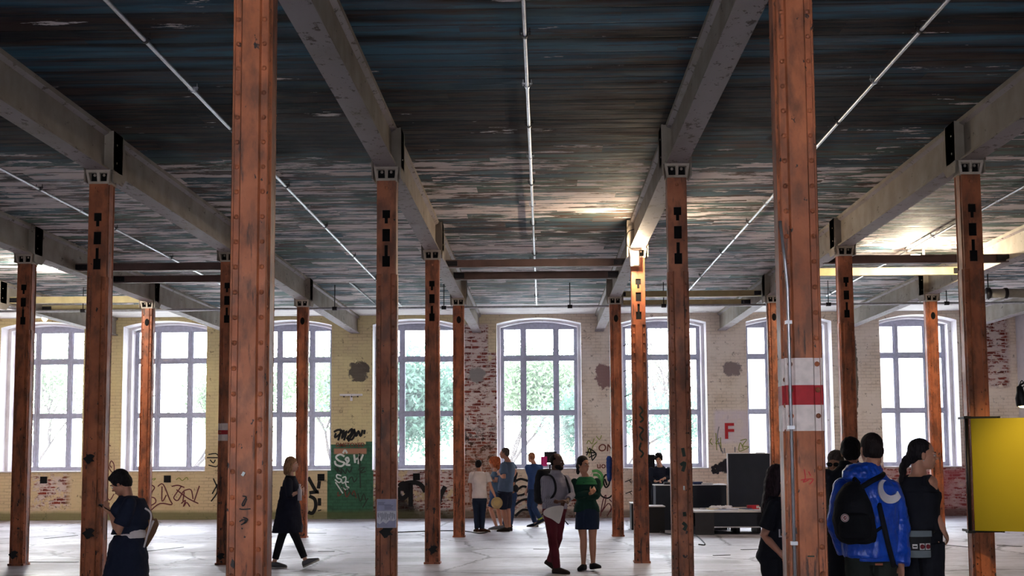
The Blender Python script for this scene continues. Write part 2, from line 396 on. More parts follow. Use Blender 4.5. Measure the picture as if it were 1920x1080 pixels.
# ================================================================ SETTING
ZC, YW, YO = 5.30, 34.1, 35.1
ZB = 4.83            # underside of beams
XL, XR, YR = -15.0, 12.3, -2.6
tag(MB().box((XL, YR, -.2), (XR, YW, 0)).build('floor', MFLOOR), kind='structure')
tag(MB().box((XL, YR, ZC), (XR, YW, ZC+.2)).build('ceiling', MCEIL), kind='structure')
def arch_z(x, xc, hw, zs, rise):
    t = (x-xc)/hw; return zs+rise*max(0, 1-t*t)
def wall_with_windows(name, y0, y1, x0, x1, wins, mats, kind='structure', step=.08, sign=1):
    # y0 = room face, y1 = outer face; an opening narrows by step half way through
    mb = MB(); ym = y0+(y1-y0)*.5
    for (ya, inset, y_b) in ((y0, 0, ym), (ym, step, y1)):
        mb.mi = 0 if ya == y0 else 1
        cuts = sorted([(c-h+inset, c+h-inset, c, h-inset, zs, zt-inset*.6, rise) for c, h, zs, zt, rise in wins])
        px = x0; N = 12
        for a, b, c, h, zs, zt, rise in cuts:
            mb.box((px, min(ya, y_b), 0), (a, max(ya, y_b), ZC)); px = b
            mb.box((a, min(ya, y_b), 0), (b, max(ya, y_b), zs))
            for i in range(N):
                xa, xb = a+(b-a)*i/N, a+(b-a)*(i+1)/N
                za, zb = arch_z(xa, c, h, zt, rise), arch_z(xb, c, h, zt, rise)
                mb.add([(xa, ya, za), (xb, ya, zb), (xb, ya, ZC), (xa, ya, ZC), (xa, y_b, za), (xb, y_b, zb), (xb, y_b, ZC), (xa, y_b, ZC)],
                       [(0,1,2,3), (5,4,7,6), (1,0,4,5)])
        mb.box((px, min(ya, y_b), 0), (x1, max(ya, y_b), ZC))
    o = mb.build(name, mats); tag(o, kind=kind)
    # reveals are white: faces of the jambs that look sideways
    for p in o.data.polygons:
        n = p.normal; c = p.center
        inside = any(cc-h-.01 < c.x+o.location.x < cc+h+.01 for cc, h, *_ in wins)
        if inside and (abs(n.x) > .5 or n.z < -.3 or abs(n.y*sign) > .5 and c.y > ym-.01 and sign > 0) and c.z > 1.2: p.material_index = 1
        elif abs(n.x) > .5 and c.z > 1.0: p.material_index = 1
    return o
WC = [(-11.95-3.27, 1.11), (-11.95, 1.11), (-9.94, 1.11), (-6.64, 1.11), (-3.34, 1.11), (-.09, 1.105), (3.17, 1.11), (6.43, 1.11), (9.78, 1.0)]
WC = [(-13.2, 1.11), (-9.94, 1.11), (-6.64, 1.11), (-3.34, 1.11), (-.09, 1.105), (3.17, 1.11), (6.43, 1.11), (9.78, 1.0)]
WINS = [(c, h, 1.25, 5.06, .15) for c, h in WC]
wall_back = wall_with_windows('wall_back', YW, YO, XL, XR, WINS, [MWALL, MWHITE])
# side wall at the right end, the rear wall behind the camera with its own windows, side wall at the left
tag(MB().box((XR, YR, 0), (XR+.3, YW, ZC)).build('wall_right', MWHITE), kind='structure')
tag(MB().box((XL-.3, YR, 0), (XL, YW, ZC)).build('wall_left', MWHITE), kind='structure')
RW = [(c, .68, 1.0, 3.8, .15) for c in (-2.0, 0.6)]
wall_rear = wall_with_windows('wall_rear', YR, YR-.5, XL, XR, RW, [MWHITE, MWHITE], sign=-1)
# windows
def window(i, c, h, y, zs=1.25, zt=5.06, rise=.15):
    e = empty('window_%d' % i, (c, y, zs), kind='structure')
    mb = MB(); hw = h-.05; d = .05; fz0, fz1 = zs+.02, zt-.02
    def bar(xa, xb, za, zb, dd=d): mb.box((c+xa, y-dd, za), (c+xb, y+dd, zb))
    k = hw/1.05
    bar(-hw, -hw+.10, fz0, fz1+.05); bar(hw-.10, hw, fz0, fz1+.05); bar(-hw+.10, hw-.10, fz0, fz0+.09)
    N = 10
    for j in range(N):
        xa, xb = -hw+2*hw*j/N, -hw+2*hw*(j+1)/N
        za, zb = arch_z(c+xa, c, hw, fz1, rise), arch_z(c+xb, c, hw, fz1, rise); zl = fz1+.0
        mb.add([(c+xa, y-d, zl-.04), (c+xb, y-d, zl-.04), (c+xb, y-d, zb+.03), (c+xa, y-d, za+.03), (c+xa, y+d, zl-.04), (c+xb, y+d, zl-.04), (c+xb, y+d, zb+.03), (c+xa, y+d, za+.03)],
               [(0,1,2,3), (5,4,7,6), (0,4,5,1), (3,2,6,7)])
    xm = (-.47*k, -.36*k), (.40*k, .51*k)
    for a, b in xm:
        bar(a, b, fz0+.09, fz1-.04, .06); bar((a+b)/2-.012, (a+b)/2+.012, fz0+.09, fz1-.04, .085)
    for a, b in ((2.69, 2.79), (4.15, 4.26)):
        bar(-hw+.10, hw-.10, a, b, .055); bar(-hw+.10, hw-.10, (a+b)/2-.012, (a+b)/2+.012, .08)
    # thin casement rims round each pane
    xs = [(-hw+.10, xm[0][0]), (xm[0][1], xm[1][0]), (xm[1][1], hw-.10)]; zsx = [(fz0+.09, 2.69), (2.79, 4.15), (4.26, fz1-.04)]
    for a, b in xs:
        for q, r in zsx:
            t = .022
            bar(a, a+t, q, r, .03); bar(b-t, b, q, r, .03); bar(a+t, b-t, q, q+t, .03); bar(a+t, b-t, r-t, r, .03)
    mb.build('window_frame', MFRAME, e)
    MB().box((c-hw+.1, y-.006, fz0+.09), (c+hw-.1, y+.006, fz1-.04)).build('window_glass', MGLASS, e)
    s = MB(); s.box((c-h+.0, YW-.04, zs), (c+h-.0, y-.05, zs+.025)); s.build('window_sill', MWHITE, e)
    lt = MB()
    for xx in (xm[0][1]+.1, xm[1][0]-.17):
        lt.box((c+xx, y-.085, 4.20), (c+xx+.12, y-.06, 4.225))
    lt.build('window_latch', MSTEEL, e)
    return e
for i, (c, h) in enumerate(WC): window(i+1, c, h, YW+.86)

# ---- writing and marks on the window wall: parts of the wall
def wp(u, v, off=.006): p = at(u, v, YW); return Vector((p.x, YW-off, p.z))
def smooth_pts(pts, k=4):
    P = [Vector(p) for p in pts]
    if len(P) < 3: return P
    out = []
    for i in range(len(P)-1):
        p0, p1, p2, p3 = P[max(i-1, 0)], P[i], P[i+1], P[min(i+2, len(P)-1)]
        for j in range(k):
            t = j/k
            out.append(.5*((2*p1)+(p2-p0)*t+(2*p0-5*p1+4*p2-p3)*t*t+(3*p1-p0-3*p2+p3)*t**3))
    out.append(P[-1]); return out
def ribbon(mb, pts, wd, nrm=Vector((0, -1, 0)), th=.003):
    P = smooth_pts(pts); 
    for i, p in enumerate(P):
        d = P[min(i+1, len(P)-1)]-P[max(i-1, 0)]
        if d.length < 1e-6: d = Vector((1, 0, 0))
        s = d.normalized().cross(nrm)*wd/2
        r = [p+s, p-s, p-s+nrm*th, p+s+nrm*th]
        if i == 0: rings = []
        rings.append(r)
    mb.loft(rings)
def strokes(name, lst, wd, mat, parent=None, f=None, label=None):
    mb = MB(); f = f or wp
    for s in lst: ribbon(mb, [f(u, v) for u, v in s], wd)
    o = mb.build(name, mat, parent or wall_back)
    if label: o['label'] = label
    return o
P_BLACK = flat('black_spray', (18, 16, 20), .6); P_MAR = flat('maroon_spray', (104, 46, 52), .6); P_WH = flat('white_spray', (214, 218, 214), .6)
P_GRN = flat('green_spray', (86, 150, 84), .6); P_OLV = flat('olive_spray', (142, 150, 70), .6); P_RED = flat('red_paint', (196, 44, 52), .6); P_BRN = flat('brown_spray', (118, 62, 48), .6)
P_DGR = flat('dark_marker', (44, 56, 46), .6)
def word(txt, u, v, hpx, mat, name, shear=.0, parent=None, xs=1.0, bold=0):
    c = bpy.data.curves.new(name, 'FONT'); c.body = txt; c.shear = shear
    o = bpy.data.objects.new(name, c); COL.objects.link(o); s = YW/FPX
    c.size = hpx*s/.69; c.extrude = .002; c.offset = bold; c.materials.append(mat)
    p = wp(u, v, .008); o.rotation_euler = (PI/2, 0, 0); o.scale = (xs, 1, 1); o.location = p; par(o, parent or wall_back); return o
# black tag above the green panel
strokes('graffiti_tag', [[(626,810),(634,806),(641,808),(636,815),(628,820),(630,812)], [(640,806),(634,826)], [(645,806),(641,822),(650,808),(645,826)], [(652,812),(660,804),(658,814),(652,820),(660,824),(668,810)],
    [(664,804),(668,818),(672,808),(676,818),(680,806)], [(650,820),(655,828)], [(684,806),(683,814)], [(683.5,819),(684,820)], [(656,806),(664,808),(656,822)]], .055, P_BLACK, label='thick black spray tag')
word('DMSTOYED', 629, 838, 7.5, P_BRN, 'graffiti_word', .1, xs=.95, bold=.004)
strokes('graffiti_tag', [[(646,856),(638,852),(630,857),(636,864),(646,868),(640,874),(630,871),(628,864)], [(652,866),(648,861),(652,858),(654,864),(649,871),(657,872)], [(664,852),(666,868)], [(665,862),(674,858)], [(674,852),(672,870)], [(681,852),(676,864)],
    [(643,850),(647,844),(651,850)]], .05, P_WH, label='white spray letters S and H')
strokes('graffiti_tag', [[(640,892),(632,890),(632,896),(640,899),(636,905),(628,899)], [(642,896),(648,894),(648,902),(642,906),(640,898)], [(654,904),(648,904),(650,912),(654,914),(648,918),(641,913)], [(629,904),(643,925)]], .035, P_WH, label='white spray letters SPS')
strokes('graffiti_scrawl', [[(628,878),(634,886),(632,876),(640,888),(640,878),(648,888),(650,878),(656,886),(660,876)], [(672,880),(684,876),(676,886),(686,884)], [(654,900),(660,894),(664,904),(670,896)], [(640,910),(648,922),(652,915),(660,928),(668,930)], [(671,925),(676,940),(682,926),(686,938)], [(690,934),(680,952)], [(674,850),(676,915)]], .03, P_DGR)
strokes('graffiti_scrawl', [[(634,922),(634,930),(640,926)],[(646,918),(650,932),(656,922)],[(660,928),(664,920),(668,934)]], .03, P_BRN)
# maroon signature below the third window from the left
strokes('graffiti_signature', [[(281,908),(290,914),(284,926),(281,958)], [(282,932),(290,934),(292,942),(283,948)], [(296,912),(306,908),(318,936),(322,946),(300,944),(282,958)], [(304,912),(304,940),(312,928)],
    [(322,912),(334,910),(346,914)], [(340,912),(330,926),(326,934),(334,938),(345,920),(343,940)], [(345,920),(358,918),(362,936)], [(374,911),(364,940)], [(340,944),(348,938),(344,950),(350,942),(356,950)], [(331,918),(352,934),(372,944)]], .03, P_MAR)
strokes('graffiti_scrawl', [[(330,900),(336,896),(342,901),(350,895),(353,900)], [(284,899),(292,897),(288,901)]], .02, P_OLV)
strokes('graffiti_scrawl', [[(202,865),(206,880),(213,886),(214,872),(209,864),(206,872),(210,877)], [(198,832),(208,836)], [(203,829),(203,843)], [(200,930),(206,938),(214,926)]], .025, P_MAR)
strokes('graffiti_scrawl', [[(391,852),(408,852),(408,874),(391,872)], [(388,858),(412,858)], [(394,862),(400,868),(404,862)]], .03, P_BLACK)
strokes('graffiti_scrawl', [[(400,897),(408,920),(396,940)], [(398,926),(408,908)]], .035, P_BLACK)
# black exclamation strokes and the ring under the next window
strokes('graffiti_tag', [[(578,895),(592,920),(598,922)], [(580,924),(596,922)], [(599,902),(597,916)], [(599,934),(599,948)], [(599,956),(599.5,958)], [(580,930),(590,936),(592,950),(586,962),(578,960)]], .09, P_BLACK, label='thick black spray strokes and exclamation mark')
# large black letters on the bare brick
strokes('graffiti_letters', [[(748,912),(756,906),(764,912),(764,926),(756,934),(748,930),(748,918),(758,916),(762,924)], [(770,906),(770,950)], [(752,912),(762,906),(780,905),(790,910),(798,922)], [(835,912),(826,930),(822,948)]], .12, P_BLACK, label='large black spray letters')
# piece between the groups of visitors
strokes('graffiti_letters', [[(968,920),(980,912),(990,916),(984,926),(970,930)], [(962,950),(978,938),(994,936),(1004,940)], [(966,968),(980,956),(1000,958)], [(964,904),(976,898),(990,902)]], .06, P_BLACK)
strokes('graffiti_letters', [[(966,936),(984,930),(1000,932)], [(1060,930),(1068,936),(1064,946),(1052,950)], [(964,962),(984,948),(1000,950)]], .07, flat('pale_spray', (206, 196, 186), .6))
strokes('graffiti_scrawl', [[(1100,832),(1104,826),(1110,832),(1114,822)], [(1101,838),(1106,850),(1112,836),(1120,828)], [(1118,818),(1124,824),(1128,816)], [(1106,846),(1104,856)]], .022, P_OLV)
strokes('graffiti_tag', [[(1100,854),(1106,840),(1110,862)], [(1098,848),(1118,850),(1104,858)], [(1108,842),(1118,852),(1110,864)]], .03, P_BLACK)
word('ONG', 1121, 846, 13, P_RED if 0 else P_BRN, 'graffiti_word', .1, bold=.003); word('uor', 1119, 878, 11, P_BRN, 'graffiti_word', .0, bold=.004)
strokes('graffiti_letters', [[(1110,884),(1120,883),(1128,890),(1130,902),(1126,914),(1120,918)], [(1112,890),(1122,892),(1126,904)]], .07, P_GRN, label='green spray outline')
strokes('graffiti_letters', [[(1132,896),(1136,890),(1142,896),(1142,908),(1136,914),(1132,906),(1132,896)], [(1134,898),(1138,910)], [(1124,920),(1128,930),(1140,934),(1150,926)]], .04, P_BLACK)
strokes('graffiti_signature', [[(1126,968),(1130,940),(1136,928),(1134,946),(1128,960),(1140,944),(1146,952),(1138,968)], [(1142,936),(1150,946),(1144,960)]], .025, P_MAR)
word('F', 1357, 822, 28, P_RED, 'painted_letter', 0, xs=1.05, bold=.012)
strokes('graffiti_tag', [[(1334,822),(1331,828),(1336,834)], [(1342,812),(1344,844)], [(1348,822),(1342,832),(1352,830)], [(1351,820),(1352,846)]], .022, P_OLV)
strokes('graffiti_tag', [[(1388,826),(1400,824),(1392,836),(1404,838),(1386,846),(1388,830),(1394,842)]], .022, P_OLV)
strokes('graffiti_scrawl', [[(1348,800),(1345,820),(1350,838),(1356,850)], [(1358,840),(1359,850)], [(1378,838),(1378,848)]], .03, flat('grey_spray', (150, 146, 150), .6))
# dark sprayed rosette: a cluster of round blobs
rb = MB()
for k in range(16):
    a = k*2.4; r_ = .025+.105*math.sqrt(k/16)
    p = wp(1343+r_*72*math.cos(a), 880+r_*60*math.sin(a)); rb.tube([p, p-Vector((0, .02, 0))], .04, 10)
rb.build('spray_rosette', flat('grey_black_spray', (52, 50, 62), .35), wall_back)
# ================================================================ COLUMNS
ROW = {1: 7.49, 2: 14.17, 3: 20.11, 4: 26.47}
LX = lambda l: X0+(l-.5 if l > 0 else l+.5)*3.2
CW, CDP = .225, .245
def column(l, r, label, band=None):
    x, y0 = LX(l), ROW[r]; y1 = y0+CDP; e = empty('riveted_column', (x, y0+CDP/2, 0), label, 'column', 'riveted iron columns of the hall', 'thing')
    mb = MB(); h = CW/2; zt = ZB-.14
    # outline of one section, seen from above: corner lips, rivet strips, raised troughs
    def face(px, py, tx, ty, nx, ny, W):
        q = []; 
        for s_, d_ in ((-.5, .006), (-.462, .006), (-.458, -.004), (-.30, -.004), (-.25, .014), (.25, .014), (.30, -.004), (.458, -.004), (.462, .006), (.5, .006)):
            q.append((px+tx*s_*W+nx*d_, py+ty*s_*W+ny*d_))
        return q
    yc = (y0+y1)/2; hd = CDP/2-.011; hh = h-.011
    sec = face(x, yc-hd, 1, 0, 0, -1, 2*hh)+face(x+hh, yc, 0, 1, 1, 0, 2*hd)+face(x, yc+hd, -1, 0, 0, 1, 2*hh)+face(x-hh, yc, 0, -1, -1, 0, 2*hd)
    nz = 2; zh = zt-1.05 if r in (2, 3) else zt
    mb.loft([[Vector((a, b, z)) for a, b in sec] for z in (0, zh)])
    if r in (2, 3): mb.box((x-hh-.004, yc-hd+.05, zh), (x+hh+.004, yc+hd-.05, zt))
    z = .10; seg = 7 if r <= 2 else 5
    rr = .0155
    while z < zh-.05:
        for sx_ in (-1, 1):
            for sy_ in (-1, 1):
                cx, cy = x+sx_*hh*.76, yc+sy_*hd
                mb.ellip((cx, cy, z), (rr, rr*.9, rr), None, 8, 4) if (sy_ < 0 or r > 5) else None
                if (sy_ < 0 or r <= 3): mb.ellip((x+sx_*hh, yc+sy_*hd*.76, z+.06), (rr*.9, rr, rr), None, 8, 4)
        z += .148
    mb.build('shaft', MC, e, False, )
    MB().box((x-h-.012, y0-.012, 0), (x+h+.012, y1+.012, .03)).build('base_plate', MC, e)
    if r == 4: MB().ellip((x+.01, y0-.006, zt-.30), (.045, .012, .075), None, 14, 8).build('hole', MDARK, e)
    if r in (2, 3):
        # head plates with cut-outs, front and back, over a dark hollow
        for yy, nm in ((y0, 'head_plate'), (y1-.012, 'head_plate')):
            hp = MB(); a, b = x-hh-.002, x+hh+.002; ya, yb = yy, yy+.012
            def R(xa, xb, za, zb): hp.box((x+xa, ya, za), (x+xb, yb, zb))
            H2 = hh+.002; Z = zh
            cw = .042
            R(-H2, -cw, Z, zt); R(cw, H2, Z, zt); R(-cw, cw, Z, Z+.08)
            R(-cw, cw, zt-.34, zt)                                     # solid above the upper opening
            # inverted tee, square, tee from bottom to top
            R(-cw, -.018, Z+.20, Z+.32); R(.018, cw, Z+.20, Z+.32)
            R(-cw, cw, Z+.32, Z+.36)
            R(-cw, cw, Z+.50, Z+.56)
            R(-cw, -.018, Z+.56, Z+.62); R(.018, cw, Z+.56, Z+.62)
            hp.ellip((x, ya, zt-.09), (.02, .012, .02), None, 10, 5)
            hp.build(nm, MC, e)
        MB().box((x-cw-.01, y0+.014, zh+.06), (x+cw+.01, y0+.045, zt-.3)).build('hollow', MDARK, e)
    # cap with two square pockets, flaring under the beam
    cp = MB(); zb, zt2 = zt, ZB; f0, f1 = h+.002, h+.022
    cp.add([(x-f1, y0-.03, zt2-.03), (x+f1, y0-.03, zt2-.03), (x+f1, y1+.03, zt2-.03), (x-f1, y1+.03, zt2-.03), (x-f1, y0-.03, zt2), (x+f1, y0-.03, zt2), (x+f1, y1+.03, zt2), (x-f1, y1+.03, zt2)], [(0,3,2,1),(4,5,6,7),(0,1,5,4),(1,2,6,5),(2,3,7,6),(3,0,4,7)])
    for xa, xb in ((-1, -.78), (-.12, .12), (.78, 1)):
        cp.add([(x+xa*f0, y0-.004, zb), (x+xb*f0, y0-.004, zb), (x+xb*f0, y0+.05, zb), (x+xa*f0, y0+.05, zb), (x+xa*f1, y0-.028, zt2-.03), (x+xb*f1, y0-.028, zt2-.03), (x+xb*f1, y0+.05, zt2-.03), (x+xa*f1, y0+.05, zt2-.03)], [(0,3,2,1),(4,5,6,7),(0,1,5,4),(1,2,6,5),(2,3,7,6),(3,0,4,7)])
    cp.box((x-f0, y0-.006, zb-.012), (x+f0, y0+.06, zb+.015)); cp.box((x-f0, y0+.045, zb), (x+f0, y1+.005, zt2-.03))
    for s_ in (-.45, .45): cp.ellip((x+s_*f0, y0+.022, zb+.088), (.016, .016, .016), None, 8, 5)
    ca = cp.build('cap', MCAP, e)
    MB().box((x-f0*.8, y0+.030, zb+.016), (x-f0*.12, y0+.044, zt2-.03)).box((x+f0*.12, y0+.030, zb+.016), (x+f0*.8, y0+.044, zt2-.03)).build('pocket', MDARK, ca)
    if band:
        mw, mr = flat('white_band_paint', (222, 206, 202), .6, 0, .12, 20), flat('red_band_paint', (168, 34, 44), .6, 0, .12, 20)
        z0, z1, z2, z3 = band
        for za, zb_, mm, lab in ((z0, z1, mw, 'white band'), (z1, z2, mr, 'red band'), (z2, z3, mw, 'white band')):
            pb = MB(); s2 = [(x+(a-x)*1.009, yc+(b-yc)*1.009) for a, b in sec]
            pb.loft([[Vector((a, b, z)) for a, b in s2] for z in (za, zb_)])
            pb.build('painted_band', mm, e)['label'] = lab
    return e
cols = {}
def zrow(v, r, u=960): return at(u, v, ROW[r]).z
names = {(-1,1): 'tall orange riveted column standing closest at the left, with small black tags low down', (1,1): 'tall orange riveted column with red and white painted bands, closest at the right',
 (-2,2): 'rusty riveted column just in front of the woman with the phone', (-1,2): 'rusty riveted column carrying the printed notice', (1,2): 'rusty riveted column with small white sticker, next to the desk and the seated bench',
 (2,2): 'dark riveted column that holds the yellow panel', (-3,3): 'rusty riveted column farthest left in the picture, white lamp glowing behind its head', (-2,3): 'dark column with a small red and white band, half hidden behind the closest left column',
 (-1,3): 'rusty riveted column between the notice column and the red brick pier', (1,3): 'rusty column with a glowing work lamp at its head', (2,3): 'dark rusty column rising behind the visitors with blue jacket',
 (-3,4): 'slim rusty column behind the head of the woman with the phone', (-2,4): 'slim rusty column right behind the woman walking in a black coat', (-1,4): 'slim brown column in front of the bare brick pier, beside the boy in white',
 (1,4): 'slim rusty column right of the woman in green', (2,4): 'ochre column half hidden by the banded column', (3,4): 'slim orange column behind the man in the black tank top'}
for (l, r), lab in names.items():
    b = None
    if (l, r) == (1, 1): b = (zrow(808, 1, 1510), zrow(759, 1, 1510), zrow(722, 1, 1510), zrow(671, 1, 1510))
    if (l, r) == (-2, 3): b = (zrow(823, 3), zrow(811, 3), zrow(803, 3), zrow(790, 3))
    cols[l, r] = column(l, r, lab, b)
# small marks on single columns
def cmark(key, lst, wd, mat, name, dy=-.0185): strokes(name, lst, wd, mat, cols[key], lambda u, v: at(u, v, ROW[key[1]]+dy))
cmark((-1, 1), [[(455,930),(462,932),(458,938),(454,946),(457,948),(463,935)], [(449,954),(456,955),(470,954)], [(449,978),(458,974),(462,978),(452,984)], [(456,970),(464,974),(457,981)], [(453,990),(455,992)]], .007, P_BLACK, 'marker_tag')
cmark((-1, 1), [[(454,892),(456,889),(458,885)]], .016, P_WH, 'sticker')
cmark((1, 1), [[(1508,880),(1510,896),(1506,904),(1516,900)], [(1502,900),(1524,898),(1518,908)], [(1516,884),(1520,892)]], .005, P_RED, 'marker_tag')
cmark((1, 1), [[(1514,1043),(1527,1043)]], .008, P_DGR, 'scratch')
cmark((1, 2), [[(1281,915),(1284,915)]], .045, P_WH, 'sticker')
cmark((1, 3), [[(1199,762),(1205,770),(1200,778),(1206,786),(1200,792)], [(1198,800),(1206,806),(1200,816),(1205,826)], [(1202,830),(1199,842),(1206,850),(1201,858)]], .028, P_DGR, 'spray_tag')
cmark((1, 2), [[(1280,840),(1283,856)], [(1276,872),(1284,868),(1280,884)], [(1283,960),(1284,968)], [(1280,980),(1286,986),(1282,994)]], .035, P_DGR, 'spray_tag')
for key_, u_, v_, r_ in (((-2, 2), 167, 860, .05), ((-2, 2), 166, 1000, .055), ((-1, 2), 724, 997, .06), ((-1, 3), 812, 1030, .06), ((-3, 3), 25, 1040, .06), ((-2, 3), 414, 1043, .05)):
    c = at(u_, v_, ROW[key_[1]]-.018); q = MB()
    q.loft([[c+Vector((r_*math.cos(t*PI/7)*(1+.35*((t*5) % 3-1)), off_, r_*1.1*math.sin(t*PI/7)*(1+.3*((t*3) % 4-1.5)/2))) for t in range(14)] for off_ in (0, .003)])
    q.build('tar_blot', P_BLACK, cols[key_])
# conduit down the side of the banded column
cx, cy = LX(1)-.085, ROW[1]-.02
cn = empty('steel_conduit', (cx, cy, 0), 'thin galvanised conduit running up the banded orange column', 'conduit')
MB().tube([(cx, cy, 0), (cx, cy, 2.6), (cx-.01, cy, 2.75), (cx-.03, cy+.02, 3.0)], .009, 8).build('tube', MSTEEL, cn, True)
for z in (.5, 1.15, 1.8, 2.4): MB().box((cx-.018, cy-.012, z), (cx+.018, cy+.03, z+.02)).build('clamp', MSTEEL, cn)
# ================================================================ BEAMS
def beam(l, lab):
    x = LX(l); e = empty('ceiling_beam', (x, 16, ZB), lab, 'beam', 'long painted beams under the ceiling', 'thing')
    h = .115; wb = .055; y0, y1 = YR, YW-.0
    sec = [(-h, ZB), (h, ZB), (h, ZB+.022), (wb, ZB+.035), (wb, ZC-.075), (h*.9, ZC-.05), (h*.9, ZC), (-h*.9, ZC), (-h*.9, ZC-.05), (-wb, ZC-.075), (-wb, ZB+.035), (-h, ZB+.022)]
    MB().loft([[Vector((x+a, y, z)) for a, z in sec] for y in [y0+(y1-y0)*i/6 for i in range(7)]]).build('girder', MBEAM, e)
    for r in ROW:
        ya = ROW[r]
        s = MB(); t = h+.05
        s.box((x-t, ya-.02, ZB), (x-t+.02, ya+CDP+.06, ZC-.03)); s.box((x+t-.02, ya-.02, ZB), (x+t, ya+CDP+.06, ZC-.03))
        s.box((x-t+.02, ya+.0, ZB), (x+t-.02, ya+.03, ZC-.03))
        for s_ in (-1, 1):    # tapering gusset cheeks reaching down over the cap
            xx = x+s_*t
            s.add([(xx, ya-.02, ZC-.03), (xx, ya+.32, ZC-.03), (xx, ya+.46, ZB+.0), (xx, ya+.30, ZB-.13), (xx, ya+.0, ZB-.13), (xx-s_*.018, ya-.02, ZC-.03), (xx-s_*.018, ya+.32, ZC-.03), (xx-s_*.018, ya+.46, ZB), (xx-s_*.018, ya+.30, ZB-.13), (xx-s_*.018, ya+.0, ZB-.13)],
                  [(0,1,2,3,4), (9,8,7,6,5), (0,5,6,1), (1,6,7,2), (2,7,8,3), (3,8,9,4), (4,9,5,0)])
            for zz in (ZB+.1, ZB+.3): s.ellip((xx, ya+.1, zz), (.008, .012, .012), None, 8, 4)
        s.build('gusset', MBEAM, e)
    return e
bl = {-4: 'pale painted beam entering at the left edge of the picture', -3: 'long beam over the farthest left column', -2: 'long beam behind the closest left column', -1: 'long beam left of the central ceiling conduit',
      1: 'long beam right of the central ceiling conduit, with the glowing work lamp', 2: 'long beam over the column with the yellow panel', 3: 'pale beam over the slim orange column behind the tank top man', 4: 'pale beam ending by the white side wall'}
for l, lab in bl.items(): beam(l, lab)
# cross bars
def crossbar(x0, x1, y, z0, z1, mat, lab):
    e = empty('cross_bar', ((x0+x1)/2, y, z0), lab, 'beam', 'cross bars between the beams', 'thing')
    m = MB(); m.box((x0, y, z0), (x1, y+.10, z1)); m.box((x0, y-.015, z0), (x1, y, z0+.015)); m.box((x0, y-.015, z1-.015), (x1, y, z1))
    m.build('bar', mat, e)
    for xx, s_ in ((x0, 1), (x1, -1)):
        b = MB(); b.box((min(xx, xx+s_*.2), y-.03, z0+.02), (max(xx, xx+s_*.2), y+.0, z1-.02))
        for q in (.06, .14): b.ellip((xx+s_*q, y-.03, (z0+z1)/2), (.012, .01, .012), None, 8, 4)
        b.build('end_bracket', MDMETAL, e)
def xb(u0, u1, Y): return at(u0, 560, Y).x, at(u1, 560, Y).x
g = .115
for (a, b, Y, v0, v1, mat, lab) in [(-1, 1, 22.2, 486, 500, MBROWN, 'brown cross bar under the centre of the ceiling, the nearer one'), (-1, 1, 24.2, 509, 523, MBROWN, 'brown cross bar under the centre of the ceiling, the farther one'),
    (-3, -2, 22.2, 493, 507, MBROWN, 'dark cross bar behind the phone woman column head, the upper one'), (-3, -2, 24.2, 516, 529, MBROWN, 'dark cross bar behind the phone woman column, just below the upper one'),
    (2, 3, 21.9, 478, 493, MBROWN, 'brown cross bar in front of the ceiling lamp at the right'), (2, 3, 24.2, 502, 516, MOCHRE, 'cream cross bar lit by the ceiling lamp at the right'),
    (1, 2, 27.2, 545, 556, MOCHRE, 'ochre cross bar right of the work lamp column, the upper one'), (1, 2, 29.0, 562, 573, MOCHRE, 'ochre cross bar right of the work lamp column, just above the long pipe'),
    (-4, -3, 27.2, 556, 568, MOCHRE, 'ochre cross bar at the far left, the upper one'), (-4, -3, 29.0, 572, 583, MOCHRE, 'ochre cross bar at the far left with a boxed end')]:
    um = 1018+(LX(a)+LX(b))/2*FPX/Y
    crossbar(LX(a)+(.06), LX(b)-(.06), Y, at(um, v1, Y).z, at(um, v0, Y).z, mat, lab)
# ================================================================ PIPES
def pipe_x(x, y0, y1, z, lab, rad=.019):
    e = empty('ceiling_conduit', (x, y0, z), lab, 'pipe', 'galvanised conduits along the ceiling boards', 'thing')
    MB().tube([(x, y0+(y1-y0)*i/8, z) for i in range(9)], rad, 10).build('tube', MSTEEL, e, True)
    y = y0+1.1; k = 0
    while y < y1:
        if y > 8:
            c = MB(); c.tube([(x, y-.02, z), (x, y+.02, z)], rad*1.45, 10); c.box((x-.05, y-.012, z+rad), (x+.05, y+.012, z+rad+.012))
            for s_ in (-.04, .04): c.cyl((x+s_, y, z), (x+s_, y, ZC), .005, 6)
            c.build('clamp', MSTEEL if k % 2 else MDMETAL, e)
        y += 1.55; k += 1
    return e
for x, y0, y1, lab in ((-6.72, YR, 30, 'conduit across the far left bays'), (-3.40, YR, 31.5, 'conduit that crosses behind the closest left column'), (-.125, YR, 32, 'central conduit running straight down the middle of the ceiling'),
                       (3.24, YR, 30.5, 'conduit that crosses behind the banded column'), (6.55, YR, 30, 'conduit above the yellow panel')):
    pipe_x(x, y0, y1, 5.235, 'pale galvanised '+lab)
MB().tube([at(612, 487, 25.2)*1, at(655, 528, 27.4), at(702, 568, 29.8)], .022, 8).build('old_pipe', MDMETAL)
o = bpy.data.objects['old_pipe']; tag(o, 'short dark pipe slanting along the ceiling left of the notice column', 'pipe', kind='thing')
hp = empty('cross_pipe', (-1, 27.8, 4.80), 'long thin grey pipe running across the whole hall below the beams', 'pipe', kind='thing')
MB().tube([(XL+.1, 27.8, 4.79), (-5, 27.8, 4.79), (3, 27.8, 4.79), (XR-.1, 27.8, 4.79)], .026, 10).build('tube', MSTEEL, hp, True)
for x in (-12.6, -9.9, -4.45, -2.1, .6, 2.6, 6.1, 8.6, 10.4): MB().cyl((x, 27.8, 4.79), (x, 27.8, ZC), .01, 6).tube([(x-.05, 27.8, 4.79), (x+.05, 27.8, 4.79)], .04, 8).build('hanger', MDMETAL, hp)
